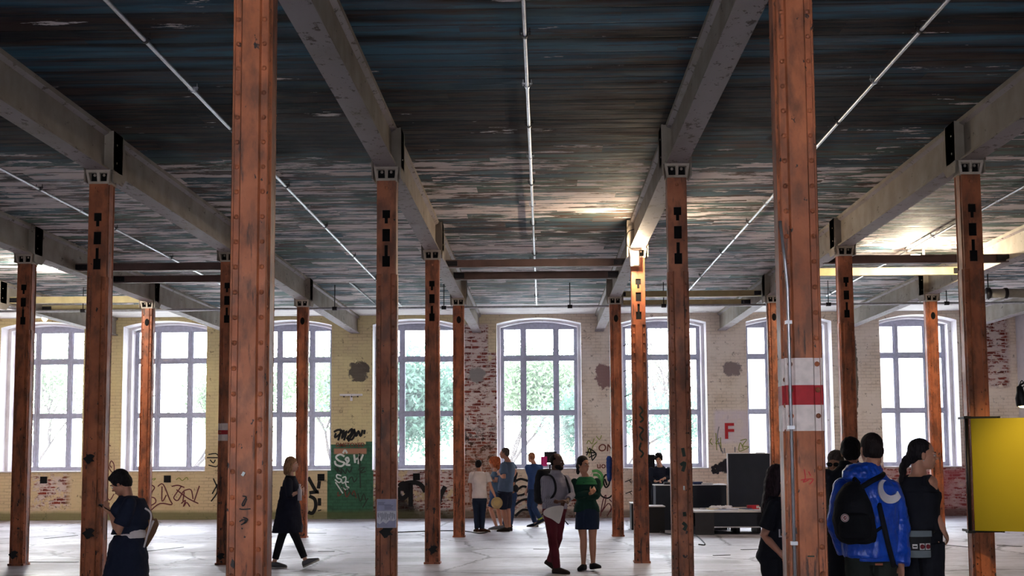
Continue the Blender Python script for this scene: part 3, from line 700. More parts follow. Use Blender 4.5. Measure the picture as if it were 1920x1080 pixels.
dt = empty('duct_pipe', (10, 25.2, 4.7), 'thick grey duct with a flange near the ceiling at the right edge', 'duct', kind='thing')
a = at(1853, 550, 25.2); b = Vector((XR, a.y, a.z-.02))
MB().tube([a, b], .088, 18).build('tube', flat('duct_grey', (140, 136, 130), .5, .3), dt, True)
MB().cyl(a-Vector((.04, 0, 0)), a+Vector((.03, 0, 0)), .11, 18).build('flange', MDMETAL, dt, True)
MB().cyl(a+Vector((.3, 0, 0)), a+Vector((.36, 0, 0)), .105, 18).build('flange', MDMETAL, dt, True)
MB().cyl(a+Vector((.0, 0, -.12)), a+Vector((0, 0, ZC-a.z)), .012, 8).build('hanger', MDMETAL, dt)
MB().box((XL+8.8, 32.6, 5.14), (XL+10, 32.7, 5.16))
# ================================================================ LAMPS
def point(loc, energy, col=(1, .8, .55), size=.05):
    l = bpy.data.lights.new('lamp_light', 'POINT'); l.energy = energy; l.color = col; l.shadow_soft_size = size
    o = bpy.data.objects.new('lamp_light', l); COL.objects.link(o); o.location = loc; return o
MBULB = glow('lit_bulb', (255, 214, 160), 30); MTUBEL = glow('lit_tube', (255, 246, 225), 14)
p = at(1191, 484, ROW[3]-.16); e = empty('work_lamp', p, 'small glowing work lamp fixed to the column head under the right beam', 'lamp', kind='thing')
MB().box(p+Vector((-.03, -.02, -.10)), p+Vector((.05, .02, .10))).build('bulb', MBULB, e)
MB().box(p+Vector((-.07, .025, -.12)), p+Vector((.07, .055, .13))).box(p+Vector((-.02, .055, 0)), p+Vector((.02, .16, .04))).build('housing', MDMETAL, e)
MB().tube(smooth_pts([p+Vector((-.03, .04, .12)), p+Vector((-.12, .05, .22)), p+Vector((-.10, .1, .42)), p+Vector((0.02, .1, .47))]), .007, 6).build('cord', MBLACK, e, True)
point(p+Vector((-.04, -.14, 0)), 48)
p = at(84, 596, 30.5); e = empty('bulb_lamp', p, 'round glowing bulb hanging under the beam at the far left', 'lamp', kind='thing')
MB().ellip(p, (.07, .07, .08)).build('bulb', MBULB, e, True); MB().tube([p+Vector((.03, 0, .07)), p+Vector((.06, 0, .14)), p+Vector((.06, 0, ZC-p.z))], [.04, .03, .01], 8).build('holder', MDMETAL, e, True)
point(p-Vector((0, .15, 0)), 40)
p = at(82, 503, 24.4); e = empty('tube_lamp', p, 'bright white batten lamp on the ceiling behind the farthest left column', 'lamp', kind='thing')
p.z = 5.22
MB().box(p+Vector((-.35, -.05, -.03)), p+Vector((.25, .05, .02))).build('tube', MTUBEL, e); MB().box(p+Vector((-.4, -.07, .02)), p+Vector((.3, .07, .08))).build('housing', MWHITE, e)
point(p-Vector((0, 0, .12)), 110, (1, .95, .82))
p = at(1727, 466, 23.2); p.z = 5.12; e = empty('ceiling_lamp', p, 'glowing lamp with a round back plate on the ceiling at the right', 'lamp', kind='thing')
MB().ellip(p-Vector((.1, 0, 0)), (.12, .05, .04)).build('bulb', MBULB, e, True); MB().box(p+Vector((.02, -.02, 0)), p+Vector((.06, .02, .18))).build('housing', MDMETAL, e)
point(p-Vector((0.1, .12, .06)), 130, (1, .86, .62))
# ================================================================ WALL FITTINGS
for u, v, near in ((82, 900, 'the leftmost window'), (314, 898, 'the window with the maroon signature below it'), (602, 895, 'the window left of the green panel'), (781, 894, 'the window over the large black letters')):
    p = at(u, v, YW); e = empty('vent_box', p, 'small black wall vent right under '+near, 'vent', 'black vents under the windows', 'thing')
    MB().box((p.x-.09, YW-.02, p.z-.09), (p.x+.09, YW+.0, p.z+.09)).build('grille', MDARK, e); 
    f = MB()
    for i in range(4): f.box((p.x-.09, YW-.03, p.z-.085+i*.05), (p.x+.09, YW-.02, p.z-.07+i*.05))
    f.build('slat', MBLACK, e)
p = at(659, 741, YW); e = empty('wall_bracket', p, 'white T-shaped bracket on the yellow pier above the black tag', 'bracket', kind='thing')
MB().box((p.x-.29, YW-.14, p.z-.02), (p.x+.29, YW, p.z+.03)).build('arm', MWHITE, e)
MB().box((p.x-.03, YW-.05, p.z-.15), (p.x+.03, YW, p.z-.02)).build('stem', MWHITE, e)
for s_ in (-.18, .02, .18): MB().ellip((p.x+s_, YW-.1, p.z-.04), (.02, .02, .02)).build('bolt', MDMETAL, e)
# bent rods sticking out of the jamb behind the work lamp column
for k, (u, v) in enumerate(((1176, 645), (1176, 693), (1178, 740), (1180, 788), (1178, 834), (1179, 900), (1180, 922))):
    p = at(u-6, v+3, YW-.15); q = Vector((0, 0, 0))
    words_ = ('topmost', 'second from the top', 'third from the top', 'fourth from the top', 'fifth from the top', 'second from the bottom', 'lowest')
    m = MB(); m.tube(smooth_pts([(p.x, YW+.0, p.z), p, p+Vector((.09, 0, .035)), p+Vector((.15, -.02, .06))]), .011, 6); m.tube([p+Vector((.09, 0, .035)), p+Vector((.14, 0, -.03))], .010, 6)
    tag(m.build('bent_rod', MBLACK, None, True, origin=p), 'dark bent rod by the jamb left of the work lamp column, '+words_[k], 'rod', 'bent rods by the window jamb', 'thing')
# ================================================================ OUTSIDE
tag(MB().box((-60, YO+.05, -1.2), (60, 120, -1.0)).build('ground', flat('pale_yard', (220, 222, 214), .9)), kind='structure')
MBARK = flat('tree_bark', (56, 50, 48), .9)
def mleaf(name, rgb):
    n = NT(name, .6, 0, .2); c = srgb(*rgb); n.b.inputs['Transmission Weight'].default_value = 0
    n.out(n.mix(n.noise(scale=3), tuple(x*.7 for x in c[:3])+(1,), tuple(min(1, x*1.3) for x in c[:3])+(1,)))
    t = n.t; tl = t.nodes.new('ShaderNodeBsdfTranslucent'); tl.inputs[0].default_value = c; mx = t.nodes.new('ShaderNodeMixShader'); mx.inputs[0].default_value = .5
    t.links.new(n.b.outputs[0], mx.inputs[1]); t.links.new(tl.outputs[0], mx.inputs[2]); t.links.new(mx.outputs[0], t.nodes['Material Output'].inputs[0]); return n.mat
ML1 = mleaf('pale_leaves', (92, 108, 82)); ML2 = mleaf('green_leaves', (66, 90, 76))
def tree(x, y, h, spread, nleaf, mat, lab, sd, blobs=9, lean=0):
    R = random.Random(sd); e = empty('tree', (x, y, -1.0), lab, 'tree', 'trees outside the windows', 'thing')
    wd = MB(); tips = []
    def grow(p, d, L, r, dep):
        q = p+d*L; m_ = p+d*L*.5+Vector((R.uniform(-1, 1), R.uniform(-1, 1), 0))*L*.06
        wd.tube([p, m_, q], [r, r*.85, r*.65], 6 if dep > 1 else 8)
        if dep >= 4: tips.append(q); return
        for _ in range(3 if dep < 3 else 2):
            nd = (d+Vector((R.uniform(-1, 1)*.8+lean*.3, R.uniform(-.6, .6), R.uniform(-.15, .6)))).normalized()
            grow(q, nd, L*R.uniform(.6, .8), r*.6, dep+1)
        if dep >= 2: tips.append(q)
    grow(Vector((x, y, -1.0)), Vector((lean, 0, 1)).normalized(), h*.33, .13*h/8, 0)
    wd.build('trunk', MBARK, e, True)
    lf = MB()
    for _ in range(nleaf):
        c = R.choice(tips)+Vector((R.gauss(0, .35), R.gauss(0, .35), R.gauss(0, .3)))*spread
        a = Vector((R.uniform(-1, 1), R.uniform(-1, 1), R.uniform(-1, 1))).normalized(); b = a.orthogonal().normalized(); s_ = R.uniform(.06, .13)
        lf.add([c-a*s_, c+b*s_*.45, c+a*s_, c-b*s_*.45], [(0, 1, 2, 3)])
    if nleaf: lf.build('foliage', mat, e)
tree(-4.6, 40.5, 5.6, 1.7, 15000, ML2, 'dense green tree outside the window over the black letters', 1)
tree(-1.2, 47.5, 6.6, 1.9, 9000, ML1, 'pale leafy tree outside the window right of the brick pier', 5)
tree(2.3, 41.5, 5.0, 1.3, 5000, ML2, 'small leafy tree outside the edge of the central window', 9)
tree(-7.6, 45, 6.6, 1.7, 5000, ML1, 'thin spreading tree outside the window behind the walking woman', 3, lean=.2)
tree(-12.2, 43, 6.2, 1.7, 3200, ML1, 'nearly bare tree outside behind the phone woman', 14, lean=.25)
tree(-17.6, 43, 6.2, 1.7, 2600, ML1, 'nearly bare tree outside the leftmost window', 23, lean=.3)
tree(6.0, 56, 8, 1.6, 900, ML1, 'bare tree outside behind the man at the desk', 31)
bd = empty('brick_building', (15, 70, -1), 'pale brick building faintly seen through the rightmost window', 'building', kind='thing')
bm_ = NT('pale_facade', .9); bm_.coord()
brk = bm_.n('ShaderNodeTexBrick'); bm_.put(brk.inputs['Vector'], bm_.comb(bm_.xyz()[0], bm_.xyz()[2], 0)); brk.inputs['Scale'].default_value = 1.2
brk.inputs['Color1'].default_value = srgb(140, 128, 126); brk.inputs['Color2'].default_value = srgb(128, 116, 116); brk.inputs['Mortar'].default_value = srgb(156, 148, 148)
MFAC = bm_.out(brk.outputs[0])
MB().box((14, 66, -1), (34, 78, 9)).build('wall', MFAC, bd)
for i in range(3):
    for j in range(2): MB().box((15.6+i*2.4, 65.97, .8+j*3.4), (16.8+i*2.4, 66.02, 2.9+j*3.4)).build('window', flat('far_pane', (120, 124, 134), .3), bd)
# ================================================================ PEOPLE
def remesh(o, vox, smooth=2, disp=0, dscale=.12, seed=0):
    m = o.modifiers.new('union', 'REMESH'); m.mode = 'VOXEL'; m.voxel_size = vox; m.use_smooth_shade = True
    if smooth: s = o.modifiers.new('soften', 'SMOOTH'); s.iterations = smooth; s.factor = .5
    if disp:
        t = bpy.data.textures.new('folds', 'CLOUDS'); t.noise_scale = dscale; t.noise_depth = 2
        d = o.modifiers.new('folds', 'DISPLACE'); d.texture = t; d.strength = disp; d.mid_level = .5
    return o
SHAPES = {
 'm': [(-.20,.105,.085,0),(-.06,.165,.12,-.005),(.1,.165,.12,0),(.3,.148,.112,0),(.5,.155,.118,0),(.62,.170,.128,.005),(.73,.168,.12,0),(.82,.150,.104,-.005),(.90,.115,.084,-.006),(.95,.086,.072,-.004),(1.0,.064,.064,0),(1.04,.06,.06,.005)],
 'f': [(-.20,.11,.085,0),(-.06,.17,.12,-.01),(.1,.155,.112,0),(.3,.122,.092,0),(.5,.132,.1,.008),(.62,.145,.122,.022),(.73,.145,.108,.010),(.82,.130,.090,0),(.90,.098,.072,-.004),(.95,.072,.062,-.004),(1.0,.053,.055,0),(1.04,.048,.05,.005)]}
MSH = {}
def shoe_mesh(mb, ank, d, L=.27, tilt=0, w=.045, infl=0):
    # ank: ankle joint; d: horizontal toe direction; tilt>0 toe up
    d = Vector(d).normalized(); z = Vector((0, 0, 1)); a = (d*math.cos(tilt)+z*math.sin(tilt)); n = (z*math.cos(tilt)-d*math.sin(tilt)); s = d.cross(z)
    c0 = Vector(ank)-n*(.075)-a*.065
    rings = []
    for t, ww, hh in ((0, .6, .028), (.06, .82, .042), (.25, .85, .046), (.45, .9, .040), (.68, 1.08, .030), (.85, .95, .023), (.97, .55, .016), (1.0, .25, .010)):
        rings.append(mb.ell_ring(c0+a*(t*L)+n*hh, s, n, w*ww+infl, hh+infl, 12, 2.6))
    mb.loft(rings)
class Person:
    def __init__(P, label, Y, h, neck, hip, sex='m', k=1.0, wide=1.0, skin=None, vox=.008, tilt=0, loc=None, group=None):
        P.Y = Y; P.k = k; P.sex = sex; P.vox = vox; P.skin = skin
        P.j = lambda q: at(q[0], q[1], Y+(q[2] if len(q) > 2 else 0))
        P.neck = P.j(neck); P.hip = P.j(hip)
        a = math.radians(h); P.f = Vector((math.sin(a), -math.cos(a), 0)); P.L = Vector((math.cos(a), math.sin(a), 0))
        P.up = (P.neck-P.hip).normalized(); P.len = (P.neck-P.hip).length
        P.fb = (P.f-P.up*P.f.dot(P.up)).normalized()
        P.w = wide*k
        P.root = empty('person', (P.hip.x, P.hip.y, 0), label, 'person', group, 'thing')
        P.body = MB(); P.arms = {}; P.legs = {}
        P.sh = {s: P.neck-P.up*.100*k+P.L*(q*(.178 if sex == 'm' else .155)*P.w) for s, q in (('L', 1), ('R', -1))}
        P.hj = {s: P.hip-P.up*.02+P.L*(q*.085*P.w) for s, q in (('L', 1), ('R', -1))}
        P.torso(P.body, -.2, 1.04, -.014)
    def torso(P, mb, t0, t1, infl, n=20, flare=0):
        T = SHAPES[P.sex]; ts = sorted(set([t0, t1]+[t for t, *_ in T if t0 < t < t1]+[t0+(t1-t0)*i/10 for i in range(1, 10)]))
        rings = []
        for t in ts:
            for i in range(len(T)-1):
                if T[i][0] <= t <= T[i+1][0]+1e-9: a, b = T[i], T[i+1]; break
            q = (t-a[0])/(b[0]-a[0]); q2 = q*q*(3-2*q)
            rx, ry, of = [a[m]+(b[m]-a[m])*q2 for m in (1, 2, 3)]
            c = P.hip+P.up*(P.len*t)+P.fb*of*P.k
            fl = flare*max(0, (.5-t))
            rings.append(mb.ell_ring(c, P.L, P.fb, rx*P.w+infl+fl, ry*P.k+infl+fl, n, 2.3))
        mb.loft(rings)
    def limb(P, mb, pts, rad, n=12):
        # pts joints; resample smoothly with radii
        Q = []; R = []
        for i in range(len(pts)-1):
            m = 4
            for q in range(m):
                t = q/m; Q.append(pts[i].lerp(pts[i+1], t)); a, b = rad[i], rad[i+1]
                R.append(a[1]+(b[0]-a[1])*t if isinstance(a, tuple) else a+(b-a)*t)
        Q.append(pts[-1]); R.append(rad[-1] if not isinstance(rad[-1], tuple) else rad[-1][0])
        mb.tube(Q, R, n, True, True)
    def arm(P, s, el, wr, hand=None, curl=.35, nrm=None, fan=.0, sh=None):
        k = P.k; S = P.sh[s] if sh is None else P.j(sh); P.sh[s] = S; E = P.j(el); W = P.j(wr); P.arms[s] = (S, E, W)
        f = .88 if P.sex == 'f' else 1
        mid1 = S.lerp(E, .45); mid2 = E.lerp(W, .3)
        r = [.052, .047, .038, .038, .026]
        P.body.tube([S+(S-E).normalized()*.0, mid1, E, mid2, W], [q*k*f for q in r], 12, True, True)
        P.body.ellip(S, (.055*k*f,)*3, None, 12, 8)
        d = (P.j(hand)-W).normalized() if hand else (W-E).normalized()
        q = 1 if s == 'L' else -1
        n = Vector(nrm) if nrm else (-P.L*q)
        n = (n-d*n.dot(d)).normalized(); b = d.cross(n)          # b: across the palm
        P.hand(W, d, n, b, q, curl, fan)
        return P
    def hand(P, W, d, n, b, q, curl, fan):
        k = P.k*(.9 if P.sex == 'f' else 1); mb = P.body
        c = W+d*.045*k
        rings = []
        for t, ww, tt in ((-.01, .026, .02), (.02, .034, .016), (.055, .042, .015), (.085, .042, .013), (.098, .036, .010)):
            rings.append(mb.ell_ring(W+d*t*k, b, n, ww*k, tt*k, 12, 2.5))
        mb.loft(rings)
        side = -1 if b.dot(P.f+Vector((0, 0, .6))) < 0 else 1       # thumb side points forward or up
        for i, (o, L) in enumerate(((.031, .072), (.0105, .08), (-.0105, .075), (-.031, .058))):
            p = W+d*.09*k+b*(o*side*k); dd = (d+b*(fan*(1.5-i)*.3*side)).normalized(); pts = [p]; cc = curl*(1+.12*i)
            for seg in (.42, .32, .26):
                dd = (dd*math.cos(cc)+n*math.sin(cc)).normalized(); nn = n
                p = p+dd*L*k*seg; pts.append(p)
            mb.tube(pts, [.0092*k, .0088*k, .0082*k, .0070*k], 8, True, True)
        p = W+d*.025*k+b*(.03*side*k); dd = (d*.75+b*side*.75+n*.35).normalized(); pts = [p, p+dd*.035*k, p+dd*.035*k+(dd+d*.7).normalized()*.03*k, p+dd*.035*k+(dd+d*1.2+n*.4).normalized()*.052*k]
        mb.tube(pts, [.013*k, .0115*k, .010*k, .008*k], 8, True, True)
    def leg(P, s, kn=None, an=None, toe=None, tilt=0, shoe=True):
        k = P.k; H = P.hj[s]
        if an is None:
            q = 1 if s == 'L' else -1
            A = Vector((H.x, H.y, .085))+P.L*q*.02; K = H.lerp(A, .5)+P.f*.02
        else:
            K = P.j(kn); A = P.j(an)
            if not tilt: A.z = .077
        f = .95 if P.sex == 'f' else 1
        P.legs[s] = (H, K, A); td = Vector(toe) if toe else P.f
        td = Vector((td.x, td.y, 0)).normalized()
        P.body.tube([H, H.lerp(K, .35), K, K.lerp(A, .3), A.lerp(K, .12), A], [r*k*f for r in (.088, .078, .055, .056, .036, .036)], 12, True, True)
        m = MB(); P.legs[s+'t'] = (td, tilt); shoe_mesh(P.body, A, td, .24*k, tilt, .036*k)
        return P
    def head(P, c, h=None, pitch=0, roll=0, k=None, gaze=True):
        k = (k or P.k); C = P.j(c); a = math.radians(h) if h is not None else None
        f = Vector((math.sin(a), -math.cos(a), 0)) if a is not None else P.f.copy(); L = Vector((-f.y, f.x, 0)); L = Vector((0,0,1)).cross(f)
        pr = math.radians(pitch); F = f*math.cos(pr)-Vector((0, 0, 1))*math.sin(pr); U = L.cross(F)*-1 if L.cross(F).z < 0 else L.cross(F)
        rr = math.radians(roll)
        if rr: L, U = L*math.cos(rr)+U*math.sin(rr), U*math.cos(rr)-L*math.sin(rr)
        A = Matrix((L, F, U)).transposed(); P.hA = A; P.hC = C; P.hk = k; mb = P.body
        def e(x, y, z, a, b, c_): mb.ellip(C+A@Vector((x, y, z))*k, (a*k, b*k, c_*k), A, 16, 10)
        g = .95 if P.sex == 'f' else 1.0
        e(0, -.015, .028, .074, .094, .088); e(0, .025, -.025, .060*g, .066, .085); e(0, .045, -.08, .036*g, .038, .03); e(0, .015, -.065, .052*g, .06, .042)
        e(0, .096, -.022, .012, .02, .013); e(0, .088, -.002, .008, .014, .026); e(0, .104, -.027, .009, .01, .008)
        e(0, .077, -.060, .021, .016, .006); e(0, .076, -.068, .019, .015, .006); e(0, .070, .020, .048, .018, .009)
        e(.03, .068, -.03, .018, .018, .016); e(-.03, .068, -.03, .018, .018, .016)
        for q in (-1, 1): e(q*.075, -.008, -.012, .008, .017, .030); e(q*.079, -.014, 0, .006, .012, .018)
        nb = C+A@Vector((0, -.035, -.075))*k
        mb.tube([P.neck-P.up*.03, P.neck.lerp(nb, .5), nb, C+A@Vector((0, -.02, -.02))*k], [q*P.k for q in ((.062, .056, .055, .05) if P.sex == 'm' else (.052, .045, .045, .045))], 14)
        return P
    def eyes(P):
        for q in (-1, 1):
            m = MB(); c = P.hC+P.hA@Vector((q*.030, .078, -.001))*P.hk
            m.ellip(c, (.0145*P.hk, .010*P.hk, .0075*P.hk), P.hA, 10, 6); ey = m.build('eye', MEYE, P.root, True)
            m = MB(); m.ellip(c+P.hA@Vector((0, .008, 0))*P.hk, (.0055*P.hk, .004*P.hk, .0055*P.hk), P.hA, 8, 5); m.build('pupil', MPUP, ey, True)
            m = MB(); m.ellip(P.hC+P.hA@Vector((q*.030, .083, .022))*P.hk, (.020*P.hk, .007*P.hk, .0045*P.hk), P.hA, 10, 6); m.build('eyebrow', P.hm, P.root, True)
        m = MB(); m.ellip(P.hC+P.hA@Vector((0, .088, -.064))*P.hk, (.021*P.hk, .0085*P.hk, .0055*P.hk), P.hA, 12, 6); m.build('lips', MLIP, P.root, True)
    def hair(P, mat, blobs, vox=None, disp=.012, ds=.03, name='hair'):
        m = MB(); P.hm = mat
        for x, y, z, a, b, c in blobs: m.ellip(P.hC+P.hA@Vector((x, y, z))*P.hk, (a*P.hk, b*P.hk, c*P.hk), P.hA, 16, 10)
        o = m.build(name, mat, P.root, True); return remesh(o, vox or P.vox, 1, disp, ds)
    def garment(P, name, mat, fn, vox=None, disp=.012, ds=.14, label=None, sm=2):
        m = MB(); fn(m); o = m.build(name, mat, P.root, True); remesh(o, vox or P.vox, sm, disp, ds)
        if label: o['label'] = label
        return o
    def shirt(P, mat, t0=.12, t1=.965, sleeve=.5, infl=.012, flare=0, name='shirt', ds=.14, sr=1.0, disp=.014, arms='LR', hood=False):
        def fn(m):
            P.torso(m, t0, t1, infl, flare=flare)
            for s in arms:
                if s not in P.arms: continue
                S, E, W = P.arms[s]; f = (.9 if P.sex == 'f' else 1)*P.k*sr
                pts = [S, S.lerp(E, .45), E, E.lerp(W, .3), W]; rr = [.059, .057, .050, .050, .042]
                pos = [0, .24, .52, .68, 1.0]
                if sleeve <= 0: continue
                Q = []; R = []
                for i in range(13):
                    t = sleeve*i/12
                    for a in range(4):
                        if pos[a] <= t <= pos[a+1]+1e-9:
                            u = (t-pos[a])/(pos[a+1]-pos[a]); Q.append(pts[a].lerp(pts[a+1], u)); R.append((rr[a]+(rr[a+1]-rr[a])*u)*f+infl*.3+(.008 if sleeve < .6 else 0)*t/sleeve); break
                m.tube(Q, R, 14, True); m.ellip(S-P.up*.003, (.060*f+infl*.3,)*3, None, 14, 8)
        return P.garment(name, mat, fn, None, disp, ds)
    def trousers(P, mat, frac=1.0, top=.14, infl=.010, wide=1.0, name='trousers', disp=.016):
        def fn(m):
            P.torso(m, -.2, top, infl)
            for s in 'LR':
                if s not in P.legs: continue
                H, K, A = P.legs[s]; pts = [H, H.lerp(K, .35), K, K.lerp(A, .3), A]; rr = [.094, .086, .066, .064, .052]; pos = [0, .18, .5, .65, 1.0]
                Q = []; R = []
                for i in range(15):
                    t = frac*i/14
                    for a in range(4):
                        if pos[a] <= t <= pos[a+1]+1e-9:
                            u = (t-pos[a])/(pos[a+1]-pos[a]); Q.append(pts[a].lerp(pts[a+1], u)); R.append((rr[a]+(rr[a+1]-rr[a])*u)*P.k*wide+infl*.2); break
                m.tube(Q, R, 14, True)
        return P.garment(name, mat, fn, None, disp, .1)
    def rings(P, name, mat, lst, L=None, disp=.014, ds=.1, label=None, p=2.2):
        L = L or P.L; F = Vector((0, 0, 1)).cross(L)
        def fn(m): m.loft([m.ell_ring(P.j(q[:3]), L, F, q[3], q[4], 28, p) for q in lst])
        return P.garment(name, mat, fn, None, disp, ds, label)
    def shoes(P, mat, sole=None, L=.27, w=.045, name='shoe'):
        for s in 'LR':
            if s not in P.legs: continue
            td, tl = P.legs[s+'t']; A = P.legs[s][2]
            m = MB(); shoe_mesh(m, A, td, L*P.k, tl, w*P.k, .003); so = m.build(name, mat, P.root, True)
            if sole:
                m = MB(); z = Vector((0, 0, 1)); a = td*math.cos(tl)+z*math.sin(tl); n = z*math.cos(tl)-td*math.sin(tl); sd = td.cross(z); c0 = A-n*.078-a*.07; R = []
                for t, ww in ((0, .6), (.06, .88), (.3, .9), (.68, 1.12), (.9, .95), (1.02, .4)): R.append([c0+a*t*L*P.k+sd*x*w*P.k*ww+n*y for x, y in ((-1, -.006), (1, -.006), (1, .014), (-1, .014))])
                m.loft(R).build('sole', sole, so)
    def finish(P, sk):
        o = P.body.build('body', sk, P.root, True); remesh(o, P.vox, 2); return P
MEYE = flat('eye_white', (206, 198, 192), .3, 0, .02); MPUP = flat('pupil_dark', (26, 20, 18), .2, 0, .02); MLIP = flat('lip', (142, 82, 76), .4, 0, .05)
SK1 = mat_skin('fair_skin', (205, 158, 138)); SK2 = mat_skin('warm_skin', (186, 132, 108)); SK3 = mat_skin('dark_skin', (92, 60, 50)); SK4 = mat_skin('tan_skin', (170, 116, 92))
HB = mat_hair('black_hair', (20, 17, 20)); HBR = mat_hair('brown_hair', (44, 30, 26)); HBL = mat_hair('blond_hair', (122, 92, 68)); HGR = mat_hair('grey_brown_hair', (62, 54, 52)); HRD = mat_hair('auburn_hair', (128, 66, 38)); HGI = mat_hair('ginger_hair', (122, 80, 58))
CK = {n: mat_cloth(n, c) for n, c in dict(black_cloth=(30, 31, 38), navy_cloth=(32, 37, 54), coat_cloth=(30, 33, 47), white_cloth=(214, 204, 202), denim=(44, 62, 96), dark_denim=(34, 44, 64), slate_blue_cloth=(88, 106, 130), blue_shirt=(52, 76, 124),
     maroon_cloth=(92, 34, 44), shirt_stripe=(150, 146, 158), green_knit=(24, 52, 46), yoke_green=(60, 150, 88), royal_blue=(22, 72, 176), olive_cloth=(44, 48, 46), floral_blue=(74, 96, 120), yellow_sock=(170, 190, 70), canvas_tan=(132, 96, 68), leather_dark=(44, 36, 34), grey_shoe=(92, 92, 98), brown_leather=(66, 42, 34), straw=(186, 160, 112)).items()}
SOLE = flat('pale_sole', (190, 186, 180), .6)
SHORT = [(0, -.022, .045, .079, .090, .080), (0, -.060, .0, .070, .050, .070), (.058, -.02, .02, .022, .05, .045), (-.058, -.02, .02, .022, .05, .045)]
THICK = [(0, -.018, .052, .086, .097, .086), (0, -.062, .0, .078, .056, .078), (.062, -.01, .02, .026, .06, .05), (-.062, -.01, .02, .026, .06, .05), (0, .045, .085, .055, .045, .035)]
CROP = [(0, -.020, .040, .0765, .0925, .082), (0, -.052, .0, .068, .052, .066)]
# P1 woman with the phone -------------------------------------------------
p = Person('person in a loose black top and long dark skirt, head bent over a phone', 12.0, -112, (240, 927), (240, 1017), 'f', .93, 1.0, vox=.006)
p.arm('L', (221, 1000, -.16), (208, 963, -.10), (202, 955, -.08), .5, (0, 0, 1), sh=(243, 944, -.15)); p.arm('R', (222, 990, .12), (211, 962, .02), (204, 956, .0), .5, (0, 0, 1), sh=(237, 942, .15))
p.leg('L'); p.leg('R'); p.head((226, 906), -100, 30, k=.95); p.finish(SK2)
p.hair(HB, THICK+[(0, -.07, -.04, .06, .03, .04)], disp=.006); p.eyes()
def blouse(m):
    P = p; P.torso(m, .18, .97, .022, flare=.04)
    for s in 'LR':
        S, E, W = P.arms[s]; m.tube([S, S.lerp(E, .3), S.lerp(E, .72)], [.062, .068, .074], 16); m.ellip(S, (.064,)*3, None, 14, 8)
    c = at(256, 985, 12.1); 
    m.loft([m.ell_ring(at(250, 935, 12.0), P.L, P.fb, .13, .07, 16), m.ell_ring(at(256, 955, 12.0), P.L, P.fb, .15, .09, 16), m.ell_ring(at(252, 985, 12.0), P.L, P.fb, .16, .13, 16), m.ell_ring(at(245, 998, 12.0), P.L, P.fb, .155, .12, 16)])
p.garment('blouse', CK['navy_cloth'], blouse, disp=.02, ds=.12)
p.rings('undershirt', CK['white_cloth'], [(246, 985, 0, .12, .12), (247, 999, 0, .135, .13), (247, 1008, 0, .13, .125)], label='white undershirt hem')
p.rings('skirt', CK['navy_cloth'], [(241, 1002, 0, .135, .125), (240, 1018, 0, .165, .155), (239, 1045, 0, .18, .175), (237, 1080, 0, .20, .20), (236, 1130, 0, .22, .23), (236, 1160, 0, .23, .24)], disp=.03, ds=.09)
p.shoes(CK['leather_dark'])
# P2 woman striding -------------------------------------------------------
p = Person('person striding right in a flared black coat, cropped leggings and sneakers, holding a bottle', 19.5, 88, (546, 890), (540, 962), 'f', .97, vox=.008)
p.arm('R', (543, 930, -.2), (560, 922, -.12), (566, 920, -.1), .9, (0, .6, .3)); p.arm('L', (548, 928, .16), (560, 926, -.02), (566, 925, -.04), .6, (0, -1, 0))
p.leg('R', (556, 1010, -.05), (573, 1051, -.05), (1, -.12, 0), .42); p.leg('L', (528, 1006, .08), (514, 1058, .08), (1, -.05, 0), 0); p.head((547, 871), 88, 4); p.finish(SK1)
p.hair(HBL, [(0, -.02, .045, .085, .095, .085), (0, -.065, -.03, .085, .062, .11), (.07, -.02, -.04, .025, .055, .10), (-.07, -.02, -.04, .025, .055, .10), (0, -.08, -.10, .075, .04, .07)], disp=.008); p.eyes()
p.trousers(CK['black_cloth'], .93, .1, .012, .92, 'leggings', .004)
p.shirt(CK['coat_cloth'], .0, .975, .62, .018, name='coat_top')
p.rings('coat', CK['coat_cloth'], [(543, 912, 0, .16, .13), (542, 935, 0, .16, .15), (541, 960, 0, .18, .18), (540, 982, 0, .20, .215), (539, 998, 0, .205, .225)], disp=.03, ds=.1)
p.shoes(CK['grey_shoe'], SOLE)
# P3 boy ------------------------------------------------------------------
p = Person('person seen from behind in a white T-shirt and dark jeans, standing by the brick pier', 28.1, 180, (899, 882), (899, 934), 'm', .92, .95, vox=.009)
p.arm('L', (882, 914), (882, 932), (881, 940), .3); p.arm('R', (920, 912, -.05), (928, 930, -.1), (930, 936, -.12), .5)
p.leg('L', (893, 963), (894, 990), (-.3, 1, 0)); p.leg('R', (905, 963), (904, 991), (.8, -.2, 0)); p.head((897.5, 872), 170); p.finish(SK2)
p.hair(HB, SHORT, disp=.006); p.trousers(CK['dark_denim'], 1.0, .1, .006, 1.0); p.shirt(CK['white_cloth'], .0, .965, .34, .022, sr=1.15); p.shoes(CK['brown_leather'], SOLE)
